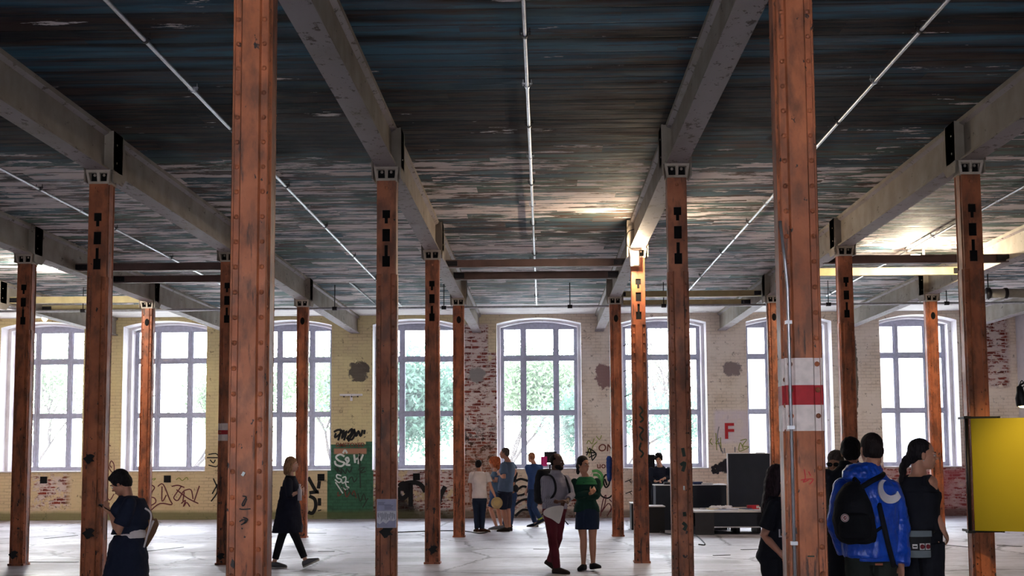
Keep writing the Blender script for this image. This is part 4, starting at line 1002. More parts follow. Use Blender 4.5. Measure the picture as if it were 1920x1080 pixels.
# P4 curly ----------------------------------------------------------------
p = Person('person with curly auburn hair in a patterned blue top and denim shorts', 29.0, -78, (929, 881), (928, 928), 'f', .95, vox=.009)
p.arm('L', (930, 904, -.14), (922, 900, -.16), (919, 896, -.16), .4); p.arm('R', (931, 904, .14), (924, 912, .12), (920, 914, .1), .4)
p.leg('L', (920, 955, -.08), (931, 984, -.05), (-.9, -.3, 0)); p.leg('R', (934, 955, .12), (940, 978, .2), (-.9, .1, 0)); p.head((925, 868), -80, 14); p.finish(SK2)
p.hair(HRD, [(0, -.03, .05, .11, .12, .10), (0, -.09, -.02, .11, .08, .12), (.08, -.03, -.03, .05, .07, .09), (-.08, -.03, -.03, .05, .07, .09), (0, -.08, -.11, .09, .05, .08), (0, -.12, .04, .08, .06, .08)], disp=.05, ds=.035)
p.trousers(CK['denim'], .42, .16, .012, 1.15, 'shorts'); p.shirt(CK['floral_blue'], .1, .93, .2, .012); p.shoes(CK['grey_shoe'], SOLE)
# P5 man in shorts ----------------------------------------------------------
p = Person('tall person in slate blue T-shirt, dark shorts and sandals, hands on hips', 28.4, -118, (953, 864), (947, 921), 'm', 1.05, 1.0, vox=.009)
p.arm('L', (945, 897, -.25), (938, 889, -.12), (935, 886, -.08), .5); p.arm('R', (966, 884, .12), (960, 897, .02), (955, 899, -.02), .4)
p.leg('L', (944, 955, -.06), (950, 987, -.05), (-.9, -.2, 0)); p.leg('R', (952, 953, .1), (955, 984, .15), (-.9, .1, 0)); p.head((946, 850), -108, -4); p.finish(SK2)
p.hair(HGR, SHORT, disp=.012); p.trousers(CK['navy_cloth'], .50, .12, .014, 1.2, 'shorts'); p.shirt(CK['slate_blue_cloth'], .0, .965, .36, .024, sr=1.15); p.shoes(CK['leather_dark'], name='sandal')
# P6 hidden jeans -------------------------------------------------------------
p = Person('person in jeans mostly hidden behind the tall one in dark shorts', 29.6, 175, (953, 880), (957, 925), 'm', .92, .9, vox=.010)
p.arm('L', (945, 902), (946, 916), None, .4); p.arm('R', (962, 902, -.05), (964, 914, -.12), None, .6)
p.leg('L', (951, 950), (946, 978), (0, 1, 0)); p.leg('R', (961, 948), (957, 978), (0, 1, 0)); p.head((951, 870), 180); p.finish(SK2)
p.hair(HB, SHORT, disp=.006); p.trousers(CK['denim'], 1.0, .12, .008, 1.0); p.shirt(CK['black_cloth'], .1, .965, .4, .015); p.shoes(CK['leather_dark'])
# P7 blue walker ----------------------------------------------------------------
p = Person('person with cropped ginger hair walking away in blue shirt and jeans', 29.9, -150, (1001, 868), (1003, 918), 'm', 1.0, .9, vox=.009)
p.arm('R', (1011, 896, -.12), (1008, 913, -.16), None, .3); p.arm('L', (997, 900, .05), (988, 917, .05), (985, 925, .04), .4)
p.leg('L', (993, 948, .05), (1004, 983, .1), (-.9, .2, 0)); p.leg('R', (1001, 952, -.1), (1014, 974, -.15), (-.8, -.1, 0), -.45); p.head((996, 858), -140, 6); p.finish(SK2)
p.hair(HGI, CROP, disp=.004); p.trousers(CK['denim'], .96, .12, .008, 1.0); p.shirt(CK['blue_shirt'], .02, .965, .42, .018, sr=1.1); p.shoes(CK['navy_cloth'], SOLE)
m = MB(); A = p.legs['R'][2]; K = p.legs['R'][1]; m.tube([A, A.lerp(K, .16)], [.052, .052], 12).build('sock', CK['yellow_sock'], p.root, True)
# P8 bearded man ------------------------------------------------------------------
p = Person('bearded person in a striped shirt, maroon trousers and backpack, holding a large sheet of paper', 18.5, 40, (1042, 886), (1040, 955), 'm', 1.0, 1.08, vox=.0065)
p.arm('R', (1022, 936, -.10), (1045, 941, -.24), (1054, 939, -.26), .5, (0, 0, -1), fan=.3); p.arm('L', (1072, 928, .02), (1064, 938, -.16), (1056, 941, -.24), .5, (0, 0, -1))
p.leg('R', (1036, 1010, -.05), (1044, 1063, -.04), (.85, -.5, 0)); p.leg('L', (1046, 1006, .1), (1032, 1052, .25), (.5, -.3, 0), -.5); p.head((1045, 866), 62, 2, k=1.02); p.finish(SK3)
p.hair(mat_hair('cropped_black_hair', (16, 12, 12), (26, 19, 18)), [(0, -.025, .030, .0755, .0935, .083), (0, -.052, -.005, .067, .052, .06)], disp=.002)
p.hair(HB, [(0, .052, -.088, .042, .040, .030), (.042, .03, -.065, .022, .05, .036), (-.042, .03, -.065, .022, .05, .036), (0, .086, -.046, .024, .012, .006)], disp=.004, name='beard'); p.eyes()
p.trousers(CK['maroon_cloth'], 1.0, .12, .010, 1.0); p.shoes(CK['leather_dark'])
def stripe_mat():
    n = NT('striped_shirt_cloth', .85, 0, .15); n.coord(False); x = n.xyz()
    s_ = n.m('FRACT', n.m('MULTIPLY', n.m('ADD', x[0], n.m('MULTIPLY', x[1], .6)), 55)); n.bump(n.noise(scale=14, detail=2), .3, .01)
    return n.out(n.mix(n.step(s_, .4, .6), srgb(150, 145, 156), srgb(128, 125, 142)))
p.shirt(stripe_mat(), .02, .985, .92, .016, disp=.022, ds=.1)
p.garment('collar', CK['shirt_stripe'], lambda m: m.loft([m.ell_ring(p.neck-p.up*.02, p.L, p.fb, .088, .078, 18), m.ell_ring(p.neck+p.up*.035, p.L, p.fb, .074, .07, 18)]), disp=0)
p8 = p
# P9 woman in green -----------------------------------------------------------------
p = Person('person in a dark green sweater with bright green yoke and denim skirt, arms crossed', 18.95, 8, (1098, 891), (1100, 958), 'f', .98, 1.08, vox=.0065)
p.arm('R', (1080, 930, -.06), (1108, 925, -.22), (1117, 915, -.16), .35, (0, 1, .2)); p.arm('L', (1120, 930, -.06), (1096, 930, -.16), (1086, 928, -.10), .3, (0, 1, 0))
p.leg('R', (1094, 1012), (1094, 1058), (-.45, -1, 0)); p.leg('L', (1111, 1012, -.02), (1112, 1057, -.05), (.6, -1, 0), .15); p.head((1094, 871), 42, 0, k=.98); p.finish(SK2)
p.hair(HB, [(0, -.022, .05, .083, .092, .084), (0, -.065, .0, .072, .055, .072), (.062, -.02, .02, .024, .055, .05), (-.062, -.02, .02, .024, .055, .05), (.0, -.115, -.02, .035, .04, .05), (0, -.12, -.09, .028, .03, .06)], disp=.006); p.eyes()
p.rings('skirt', CK['dark_denim'], [(1101, 948, 0, .155, .115), (1101, 958, 0, .17, .13), (1101, 975, 0, .175, .14), (1101, 992, 0, .172, .14)], disp=.01)
p.shirt(CK['green_knit'], -.02, .95, .96, .016, disp=.016, ds=.1, sr=1.05)
p.garment('yoke', mat_cloth('green_yoke_knit', (50, 116, 76)), lambda m: p.torso(m, .74, .955, .0225), disp=0)
p.shoes(CK['black_cloth'], L=.25, w=.040)
# P10 man at the desk -----------------------------------------------------------------
p = Person('person in a dark shirt leaning over the long desk, adjusting something in the hands', 29.6, -8, (1237, 873, .0), (1237, 930, .25), 'm', 1.0, 1.1, vox=.009)
p.arm('R', (1219, 897, -.05), (1230, 903, -.22), (1234, 902, -.26), .5, (0, 0, -1)); p.arm('L', (1254, 895, -.05), (1245, 897, -.25), (1240, 899, -.28), .5, (0, 0, -1))
p.leg('L'); p.leg('R'); p.head((1235, 861, -.12), -12, 16, k=1.08); p.finish(SK1)
p.hair(HB, THICK, disp=.03, ds=.04); p.eyes(); p.trousers(CK['black_cloth'], 1.0); p.shirt(CK['navy_cloth'], .05, .975, .9, .016); p.shoes(CK['leather_dark'])
# P11 woman in black T-shirt ---------------------------------------------------------------
p = Person('person with long dark hair in a black T-shirt, half hidden by the banded column', 10.5, 74, (1459, 926), (1450, 1040), 'f', .95, 1.0, vox=.006)
p.arm('R', (1432, 1004, -.12), (1462, 1036, -.2), (1476, 1045, -.22), .4); p.arm('L', (1466, 1000, .2), (1456, 1012, .05), (1447, 1008, -.12), .3, (0, -1, 0))
p.leg('L'); p.leg('R'); p.head((1462, 899), 80, 6, k=.97); p.finish(SK2)
p.hair(mat_hair('long_dark_hair', (30, 20, 24)), [(0, -.02, .045, .084, .095, .083), (0, -.065, -.05, .082, .062, .13), (.068, -.025, -.05, .024, .05, .10), (-.068, -.025, -.05, .024, .05, .10), (0, -.085, -.17, .075, .045, .10), (0, -.10, -.24, .06, .035, .07)], disp=.01); p.eyes()
p.trousers(CK['black_cloth'], 1.0, .22, .010, 1.08); p.shirt(CK['black_cloth'], .1, .96, .40, .016, sr=1.15)
# P12 sunglasses woman, P13 dark man ---------------------------------------------------------
p = Person('person with fair brown hair, mostly hidden behind the group at the right', 13.0, -35, (1568, 889), (1568, 985), 'f', .97, vox=.008)
p.arm('R', (1548, 945), (1552, 990), None); p.arm('L', (1590, 945), (1588, 990), None); p.leg('L'); p.leg('R'); p.head((1567, 868), -30, 10); p.finish(SK2)
p.hair(HGR, [(0, -.02, .048, .086, .096, .084), (0, -.065, -.03, .082, .06, .11), (.07, -.02, -.04, .022, .045, .09), (-.07, -.02, -.04, .022, .045, .09)], disp=.008)
sg = MB()
for q in (-1, 1): sg.ellip(p.hC+p.hA@Vector((q*.032, .092, .0)), (.03, .012, .022), p.hA, 14, 8)
sg.tube([p.hC+p.hA@Vector((-.07, .085, .008)), p.hC+p.hA@Vector((.07, .085, .008))], .004, 6)
for q in (-1, 1): sg.tube([p.hC+p.hA@Vector((q*.068, .085, .006)), p.hC+p.hA@Vector((q*.08, .0, .004))], .003, 6)
tag(sg.build('sunglasses', flat('dark_lens', (18, 18, 20), .15), None, True, origin=p.hC), 'dark sunglasses on the face of the person behind the banded column', 'sunglasses', kind='thing')
p.trousers(CK['black_cloth']); p.shirt(CK['black_cloth'], .0, .965, .9, .015); p.shoes(CK['leather_dark'])
p = Person('person with short dark hair in a black jacket, beside the blue jacket', 11.4, 172, (1592, 872), (1588, 985), 'm', 1.0, 1.05, vox=.008)
p.arm('L', (1562, 935, .05), (1562, 985, -.02), None); p.arm('R', (1622, 935), (1620, 985), None); p.leg('L'); p.leg('R'); p.head((1595, 848), 172); p.finish(SK2)
p.hair(HB, THICK, disp=.012); p.trousers(CK['black_cloth']); p.shirt(CK['black_cloth'], -.05, .99, .95, .024, name='jacket', sr=1.15)
p.garment('collar', CK['black_cloth'], lambda m: m.loft([m.ell_ring(p.neck-p.up*.04, p.L, p.fb, .10, .09, 18), m.ell_ring(p.neck+p.up*.04, p.L, p.fb, .082, .08, 18)]), disp=.005); p.shoes(CK['leather_dark'])
# P14 blue jacket --------------------------------------------------------------------------------
p = Person('person seen from behind in a shiny royal blue hooded jacket, hair cropped', 10.0, 190, (1630, 886), (1634, 1030), 'm', 1.04, 1.12, vox=.006)
p.arm('R', (1688, 975, .04), (1690, 1058, -.08), (1690, 1085, -.1), .35, sh=(1669, 918, 0)); p.arm('L', (1568, 980, .05), (1584, 1035, .15), (1590, 1050, .2), .4, sh=(1583, 915, .05))
p.leg('L'); p.leg('R'); p.head((1633, 843), 192, 4, k=1.05); p.finish(SK2)
p.hair(mat_hair('cropped_dark_hair', (30, 23, 24), (44, 34, 34)), [(0, -.020, .036, .0785, .095, .087), (0, -.058, -.012, .070, .052, .066), (.045, -.03, -.01, .034, .05, .05), (-.045, -.03, -.01, .034, .05, .05)], disp=.002)
p.trousers(CK['olive_cloth'], 1.0, .06, .012, 1.1)
MRB = NT('shiny_blue_nylon', .33, 0, .5); MRB.coord(False); MRB.bump(MRB.noise(vec=MRB.mp((1.4, 1.4, .5)), scale=14, detail=4, rough=.6), .55, .02); MRB = MRB.out(MRB.mix(MRB.noise(scale=8), srgb(16, 62, 176), srgb(26, 84, 200)))
p.shirt(MRB, -.10, .97, 1.0, .030, name='jacket', disp=.030, ds=.09, sr=1.22)
p.rings('jacket_hem', MRB, [(1634, 1038, 0, .178, .15), (1634, 1051, 0, .172, .146)], disp=.006)
p.garment('hood', MRB, lambda m: m.loft([m.ell_ring(at(u, v, 10.0+dy), p.L, p.fb, a, b, 26) for u, v, dy, a, b in ((1620, 907, -.03, .10, .07), (1617, 896, -.03, .155, .115), (1617, 884, -.02, .155, .125), (1620, 872, 0, .125, .11), (1625, 868, 0, .10, .09))]), disp=.035, ds=.07, label='bunched blue hood')
S, E, W = p.arms['R']; wm = mat_cloth('white_print', (206, 200, 206))
def crescent(c, ax, az, ny, R1, R2, off, nseg=26, th=.006):
    m = MB(); o_ = []; i_ = []
    for k in range(nseg+1):
        t = -PI*.15-PI*1.25*k/nseg
        o_.append((R1*math.cos(t), R1*math.sin(t))); i_.append((off[0]+R2*math.cos(t), off[1]+R2*math.sin(t)))
    rings = []
    for a, b in zip(o_, i_):
        pa, pb = c+ax*a[0]+az*a[1], c+ax*b[0]+az*b[1]
        # wrap round the sleeve
        def wrap(q): d = (q-c); return q-ny*0+(-ny)*(-(d.dot(ax)**2)*4.0)*-1*-1
        rings.append([wrap(pa), wrap(pb), wrap(pb)+ny*th, wrap(pa)+ny*th])
    m.loft(rings); return m
c = at(1664, 921, 9.865)
crescent(c, Vector((1, .25, 0)).normalized(), Vector((-.15, 0, 1)).normalized(), Vector((.1, -1, 0)), .092, .058, (.018, .026), th=.02).build('sleeve_print', wm, p.root)
m = MB(); a_ = at(1648, 1058, 9.835); m.obox(a_, .055, .006, .015, (1, 0, 0), (0, 1, 0), (0, 0, 1)); m.build('belt_label', flat('tan_label', (150, 84, 60), .6), p.root)
p14 = p
# P15 tank top man ------------------------------------------------------------------------------------
p = Person('person in a black tank top with dark ponytail, one hand in the pocket', 10.3, 132, (1722, 884), (1727, 1012), 'm', 1.0, .94, vox=.006)
p.arm('R', (1750, 962, -.05), (1768, 992, -.10), (1773, 1002, -.08), .5, (-1, .3, 0), sh=(1745, 905, -.06)); p.arm('L', (1686, 958, .1), (1692, 988, .05), (1698, 1000, 0), .4, sh=(1694, 905, .12))
p.leg('L'); p.leg('R'); p.head((1731, 853), 82, 2, k=1.02); p.finish(SK2)
p.hair(HB, [(0, -.028, .045, .080, .092, .084), (0, -.072, -.005, .070, .055, .070), (.06, -.035, .01, .022, .045, .05), (-.06, -.035, .01, .022, .045, .05), (0, -.125, -.055, .032, .035, .05), (0, -.15, -.12, .034, .03, .065), (.0, -.158, -.19, .028, .024, .05)], disp=.010, ds=.03); p.eyes()
p.trousers(CK['black_cloth'], 1.0, .16, .010, 1.12)
p.garment('tank_top', CK['black_cloth'], lambda m: (P15t(m)), disp=.012) if False else None
def tank(m):
    p.torso(m, .0, .70, .010)
    m.loft([m.ell_ring(p.hip+p.up*p.len*t-p.fb*o, p.L, p.fb, a, b, 24, 2.6) for t, a, b, o in ((.66, .160, .128, 0), (.76, .140, .118, .005), (.84, .118, .098, .012), (.90, .095, .07, .03), (.925, .085, .05, .04))])
    for q in (-1, 1):
        m.tube([p.hip+p.up*p.len*.80+p.L*q*.095-p.fb*.085, p.neck-p.up*.05+p.L*q*.090-p.fb*.065, p.neck-p.up*.042+p.L*q*.085+p.fb*.02, p.hip+p.up*p.len*.80+p.L*q*.09+p.fb*.085], .024, 10)
p.garment('tank_top', CK['black_cloth'], tank, disp=.008)
m = MB(); m.ellip(p.hC+p.hA@Vector((-.082, -.008, -.042)), (.005,)*3); m.build('earring', MSTEEL, p.root, True)
p15 = p
# ================================================================ CARRIED THINGS
def T(o, lab, cat, group=None): return tag(o, lab, cat, group, 'thing')
# phone
c = at(199, 953, 11.93); o = MB().obox(c, .015, .075, .14, Vector((.5, 0, .85)), (0, 1, 0), Vector((-.85, 0, .5))).build('phone', flat('phone_black', (18, 18, 22), .2), None, origin=c); bevel(o, .006, 2)
T(o, 'dark phone held up by the person in the long skirt', 'phone')
# tan backpack of the phone woman
e = empty('backpack', at(276, 1000, 12.1), 'tan canvas backpack with a white strap, on the back of the person with the phone', 'backpack', kind='thing')
def slab(name, pts, y0, y1, mat, par_, Y):
    m = MB(); m.loft([[Vector((at(u, v, Y).x, yy, at(u, v, Y).z)) for u, v in pts] for yy in (y0, y1)]); o = m.build(name, mat, par_); bevel(o, .012, 3); 
    for pl in o.data.polygons: pl.use_smooth = True
    return o
slab('bag_body', [(262, 955), (270, 951), (276, 960), (280, 975), (275, 1006), (269, 1012), (262, 1000), (260, 975)], 11.95, 12.25, CK['canvas_tan'], e, 12.1)
slab('pocket', [(280, 975), (288, 972), (293, 984), (287, 1000), (275, 1020), (270, 1028), (268, 1014), (275, 1004)], 12.0, 12.2, CK['canvas_tan'], e, 12.1)
MB().tube(smooth_pts([at(272, 953, 11.93), at(283, 963, 11.93), at(281, 985, 11.93), at(275, 1008, 11.93), at(270, 1026, 11.95)]), .009, 8).build('strap', CK['white_cloth'], e, True)
MB().tube([at(276, 1004, 11.97), at(288, 976, 11.98)], .010, 8).build('piping', CK['white_cloth'], e, True)
# bottle
b = at(562, 926, 19.36); m = MB()
m.tube([b+Vector((.0, 0, -.10)), b+Vector((.0, 0, -.095)), b+Vector((0, 0, .06)), b+Vector((0, 0, .085)), b+Vector((0, 0, .12))], [.02, .033, .033, .016, .014], 14)
e = empty('bottle', b, 'clear drink bottle held by the striding person in the black coat', 'bottle', kind='thing'); MBT = flat('bottle_plastic', (190, 188, 200), .12, 0, .05, spec=.8)
m.build('bottle_body', MBT, e, True); MB().tube([b+Vector((0, 0, .12)), b+Vector((0, 0, .145))], .016, 12).build('lid', MWHITE, e, True)
# straw hat
c = at(931.5, 943, 27.95); e = empty('straw_hat', c, 'round straw hat held by the person in the white T-shirt', 'hat', kind='thing'); n_ = Vector((.15, -1, .1)).normalized(); a_, b_ = frame(n_)
m = MB(); m.loft([m.ell_ring(c+n_*t, a_, b_, r, r, 24) for t, r in ((0, .125), (.008, .125), (.012, .085), (.07, .07), (.085, .05), (.088, .02))]); m.build('brim_and_crown', CK['straw'], e, True)
m = MB(); m.loft([m.ell_ring(c+n_*t, a_, b_, r, r, 24) for t, r in ((.012, .088), (.03, .085))]); m.build('hat_band', flat('pale_band', (170, 150, 124), .8), e, True)
# black round hat
c = at(966.5, 916, 29.35); n_ = Vector((.9, -.5, .1)).normalized(); a_, b_ = frame(n_); m = MB(); m.loft([m.ell_ring(c+n_*t, a_, b_, r, r, 22) for t, r in ((-.04, .03), (-.03, .07), (.0, .085), (.03, .085), (.05, .06), (.055, .02))])
T(m.build('black_hat', MBLACK, None, True, origin=c), 'round black hat held at the hip behind the person with sandals', 'hat')
# paper sheet
Y = 18.22; m = MB(); pts = [[(1017, 958), (1028, 951), (1043, 948), (1060, 946)], [(1018, 966), (1029, 961), (1043, 960), (1056, 960)], [(1026, 970), (1034, 970), (1043, 972), (1053, 971)], [(1034, 972), (1040, 977), (1045, 981), (1049, 984)]]
g_ = [[at(u, v, Y+.04*math.sin(j*1.1+i*.7)) for j, (u, v) in enumerate(r)] for i, r in enumerate(pts)]
vs = [q for r in g_ for q in r]; m.add(vs, [(i*4+j, i*4+j+1, (i+1)*4+j+1, (i+1)*4+j) for i in range(3) for j in range(3)])
o = m.build('paper_sheet', flat('paper', (206, 200, 194), .7, 0, .03), None, True, origin=at(1038, 962, Y)); s = o.modifiers.new('s', 'SOLIDIFY'); s.thickness = .003; s = o.modifiers.new('d', 'SUBSURF'); s.levels = 2; s.render_levels = 2
T(o, 'large white sheet of paper in the hands of the bearded person', 'paper')
# backpack of bearded man
e = empty('backpack', at(1014, 915, 18.85), 'black backpack on the bearded person', 'backpack', kind='thing'); P = p8
def pack(m):
    c = P.hip+P.up*P.len*.62-P.fb*.22
    m.loft([m.ell_ring(c+P.up*t, P.L, P.fb, a, b, 24, 3) for t, a, b in ((-.25, .12, .06), (-.22, .155, .10), (-.05, .165, .115), (.12, .155, .10), (.22, .12, .07), (.24, .07, .04))])
m = MB(); pack(m); o = m.build('bag_body', CK['black_cloth'], e, True); remesh(o, .008, 2, .02, .1)
for q in (-1, 1):
    a = P.neck-P.up*.07+P.L*q*.115
    m = MB(); pts = smooth_pts([a-P.fb*.13, a-P.fb*.05+P.up*.032, a+P.fb*.06+P.up*.012, a+P.fb*.13-P.up*.08, a+P.fb*.155-P.up*.2+P.L*q*.02, a+P.fb*.08-P.up*.32+P.L*q*.07, a-P.fb*.08-P.up*.34+P.L*q*.05], 5)
    m.tube(pts, .016, 8); m.build('strap', CK['black_cloth'], e, True)
# black backpack with round badge
e = empty('backpack', at(1600, 965, 9.75), 'large black backpack with a small round badge, hanging on the blue jacket', 'backpack', kind='thing')
YB = 9.78
def prof(m, rows, Y, th):
    rings = []
    for v, ul, ur, t in rows:
        a, b = at(ul, v, Y), at(ur, v, Y); c = (a+b)/2; rings.append(m.ell_ring(c, Vector((1, 0, 0)), Vector((0, 1, 0)), (b-a).length/2, t, 28, 2.8))
    m.loft(rings)
m = MB(); prof(m, [(1020, 1590, 1630, .05), (1016, 1576, 1640, .09), (1000, 1566, 1642, .12), (970, 1562, 1638, .135), (940, 1566, 1630, .13), (920, 1574, 1620, .11), (908, 1584, 1612, .08), (903, 1594, 1606, .04)], YB, 0)
o = m.build('bag_body', mat_cloth('charcoal_canvas', (28, 29, 34)), e, True); remesh(o, .007, 2, .02, .09)
m = MB(); prof(m, [(1012, 1580, 1626, .05), (1008, 1574, 1632, .075), (985, 1572, 1634, .085), (965, 1576, 1628, .08), (960, 1584, 1620, .05)], YB-.08, 0)
o = m.build('front_pocket', mat_cloth('charcoal_canvas_pocket', (24, 25, 30)), e, True); remesh(o, .007, 2, .012, .09)
MB().tube(smooth_pts([at(1612, 916, 9.72), at(1634, 902, 9.76), at(1652, 893, 9.86), at(1656, 889, 9.98)]), .020, 10).build('strap', CK['black_cloth'], e, True)
MB().tube(smooth_pts([at(1600, 908, 9.76), at(1602, 896, 9.80), at(1612, 906, 9.77)]), .010, 8).build('carry_loop', CK['black_cloth'], e, True)
MB().tube(smooth_pts([at(1648, 945, 9.86), at(1655, 975, 9.80), at(1664, 1015, 9.80), at(1676, 1062, 9.84)]), .020, 8).build('strap', CK['black_cloth'], e, True)
MB().tube(smooth_pts([at(1636, 1002, 9.78), at(1648, 992, 9.82), at(1660, 985, 9.86)]), .012, 8).build('strap', CK['black_cloth'], e, True)
c = at(1584, 971, 9.615); MBD = flat('badge_white', (206, 196, 196), .6, 0, .03); MBR = flat('badge_red', (120, 36, 46), .6, 0, .05)
m = MB(); m.mi = 0; m.tube([c, c-Vector((0, .006, 0))], .029, 24); m.mi = 1; m.tube([c-Vector((0, .006, 0)), c-Vector((0, .008, 0))], .026, 24); m.mi = 0; m.tube([c-Vector((0, .008, 0)), c-Vector((0, .009, 0))], .021, 24); m.mi = 1
m.tube([c-Vector((0, .009, 0)), c-Vector((0, .0105, 0))], .014, 24); m.mi = 0
m.tube(smooth_pts([c+Vector((-.008, -.011, -.006)), c+Vector((0, -.012, .004)), c+Vector((.008, -.011, .002)), c+Vector((.004, -.011, -.007))]), .002, 6)
m.build('badge', [MBD, MBR], e)['label'] = 'round white and dark red badge with a curled animal'
# striped belt bag of the tank top man
Y = 10.08; e = empty('belt_bag', at(1721, 1020, Y), 'black hip bag with grey stripes, small white marks and two red discs', 'bag', kind='thing')
def quad(name, u0, v0, u1, v1, y, mat, th=.004, par_=None, bulge=.03):
    m = MB(); N = 10; a, b = at(u0, v0, Y), at(u1, v1, Y); f = [];
    def yy(x): t = (x-at(1695, 1020, Y).x)/(at(1747, 1020, Y).x-at(1695, 1020, Y).x); return y-bulge*math.sin(PI*max(0, min(1, t)))
    R = []
    for i in range(N+1):
        x = a.x+(b.x-a.x)*i/N; R.append([Vector((x, yy(x), b.z)), Vector((x, yy(x), a.z)), Vector((x, yy(x)+th, a.z)), Vector((x, yy(x)+th, b.z))])
    m.loft(R); return m.build(name, mat, par_ or e)
o = quad('bag_body', 1694, 994, 1747, 1046, Y, flat('bag_black', (22, 22, 26), .7, 0, .05), .07); bevel(o, .012, 3)
GY = flat('bag_grey', (112, 120, 126), .7, 0, .06)
quad('stripe', 1696, 995, 1747, 1006, Y-.005, GY); quad('stripe', 1697, 1032, 1745, 1045, Y-.005, GY)
WHB = flat('bag_white', (200, 194, 192), .6, 0, .03); RDB = flat('bag_red', (118, 26, 38), .5, 0, .04)
for u0, u1 in ((1697.5, 1705), (1709, 1718)):
    quad('mark', u0, 1020, u1, 1028, Y-.006, WHB); quad('mark', u0+1.2, 1023, u1-1.2, 1025.5, Y-.008, MBLACK)
for u in (1727, 1738.5):
    quad('mark', u-5, 1018.5, u+5, 1030.5, Y-.006, WHB); c = at(u, 1024.5, Y); t = (c.x-at(1695, 1020, Y).x)/(at(1747, 1020, Y).x-at(1695, 1020, Y).x); yv = Y-.006-.03*math.sin(PI*t)
    MB().tube([(c.x, yv, c.z), (c.x, yv-.006, c.z)], .0175, 20).build('disc', RDB, e, True)
MB().tube(smooth_pts([at(1747, 998, Y), at(1752, 996, 10.2), at(1748, 994, 10.42), at(1715, 993, 10.46), at(1692, 994, 10.3), at(1694, 997, Y)]), .012, 6).build('belt', MBLACK, e, True)
# T-shirt letters
f = bpy.data.curves.new('letters', 'FONT'); f.body = 'LO'; f.size = .085; f.extrude = .002; f.offset = .002; f.materials.append(MBD)
o = bpy.data.objects.new('letters', f); COL.objects.link(o); pp = [q for q in bpy.data.objects if q.get('label', '').startswith('person with long dark hair')][0]
c = at(1459.5, 1007, 10.33)
bpy.context.view_layer.update(); me_ = bpy.data.meshes.new_from_object(o.evaluated_get(bpy.context.evaluated_depsgraph_get())); bpy.data.objects.remove(o)
o = bpy.data.objects.new('letters', me_); COL.objects.link(o); o.location = c; o.rotation_euler = (PI/2, 0, .25); par(o, pp)
# ================================================================ NOTICE, PANEL, LAMP
c = at(724.5, 963, ROW[2]-.03); e = empty('notice', c, 'printed notice on white paper fixed to the column in the middle left', 'notice', kind='thing')
a, b = at(706.5, 936, ROW[2]-.03), at(743, 989.5, ROW[2]-.03)
MB().box((a.x, c.y-.002, b.z), (b.x, c.y+.014, a.z)).build('sheet', flat('notice_paper', (232, 230, 240), .5, 0, .03), e)
mi = flat('notice_ink', (112, 110, 140), .6); mlil = flat('notice_lilac', (176, 174, 204), .6)
def nb(u0, v0, u1, v1, m_, off=.004, name='print'):
    p0, p1 = at(u0, v0, ROW[2]-.03), at(u1, v1, ROW[2]-.03); return MB().box((p0.x, c.y-off, p1.z), (p1.x, c.y-.002, p0.z)).build(name, m_, e)
nb(706.8, 936.5, 742.6, 958, mlil, .0035)
for i in range(7): nb(709+(12 if i > 2 else 0), 942+i*2.0, (722 if i < 2 else 737)-(i % 3)*1.5, 942.8+i*2.0, mi, .005, 'text_line')
R_ = random.Random(3); m = MB()
for i in range(26):
    u = 708+i*1.3; h_ = R_.uniform(4, 16); p0, p1 = at(u, 960+R_.uniform(0, 4), c.y), at(u+.55, 962+h_, c.y); m.box((p0.x, c.y-.004, p1.z), (p1.x, c.y-.002, p0.z))
m.build('print', mi, e)
m = MB()
P_ = [(707, 989), (707, 980), (712, 983), (718, 978), (724, 982), (730, 976), (738, 977), (742, 974), (742, 989)]
m.loft([[Vector((at(u, v, c.y).x, yy, at(u, v, c.y).z)) for u, v in P_] for yy in (c.y-.004, c.y-.002)]); m.build('print', mlil, e)
# yellow panel
e = empty('yellow_panel', (4.9, 13.9, .85), 'large yellow display panel strapped to the dark column at the right', 'panel', kind='thing')
MYEL = NT('yellow_board', .65, 0, .2); MYEL = MYEL.out(MYEL.mix(MYEL.noise(scale=2, detail=3), srgb(150, 136, 24), srgb(138, 124, 20)))
A_ = at(1820, 785, 14.02); B_ = at(1822, 995, 14.02); dr = Vector((.87, -.49, 0)); th = Vector((.49, .87, 0))*.035
m = MB(); W_ = 1.5
m.loft([[A_+dr*t, Vector((A_.x, A_.y, B_.z))+dr*t, Vector((A_.x, A_.y, B_.z))+dr*t+th, A_+dr*t+th] for t in (0, W_)]); m.build('board', MYEL, e)
pc_ = at(1813, 890, 14.08); MB().cyl((A_.x-.03, 14.08, B_.z-.03), (A_.x-.03, 14.08, A_.z+.03), .020, 12).build('pole', MDMETAL, e, True)
X_ = LX(2)
for z in (A_.z+.015, B_.z-.015):
    MB().box((X_-.15, 14.13, z-.012), (X_+.19, 14.15, z+.012)).box((X_-.15, 14.13, z-.012), (X_-.13, 14.45, z+.012)).box((X_+.17, 14.1, z-.012), (X_+.19, 14.45, z+.012)).box((A_.x-.06, 14.06, z-.012), (A_.x+.02, 14.14, z+.012)).build('strap', MBLACK, e)
e2 = empty('framed_drawing', A_+dr*.56+Vector((0, 0, -.9)), 'small framed line drawing hanging on the yellow panel', 'picture', kind='thing')
q0 = A_+dr*.535; z0, z1 = at(1898, 949, 13.75).z, at(1898, 899, 13.75).z; fn = Vector((-.49, -.87, 0)); q0 = Vector((q0.x, q0.y, 0)); WF = .40
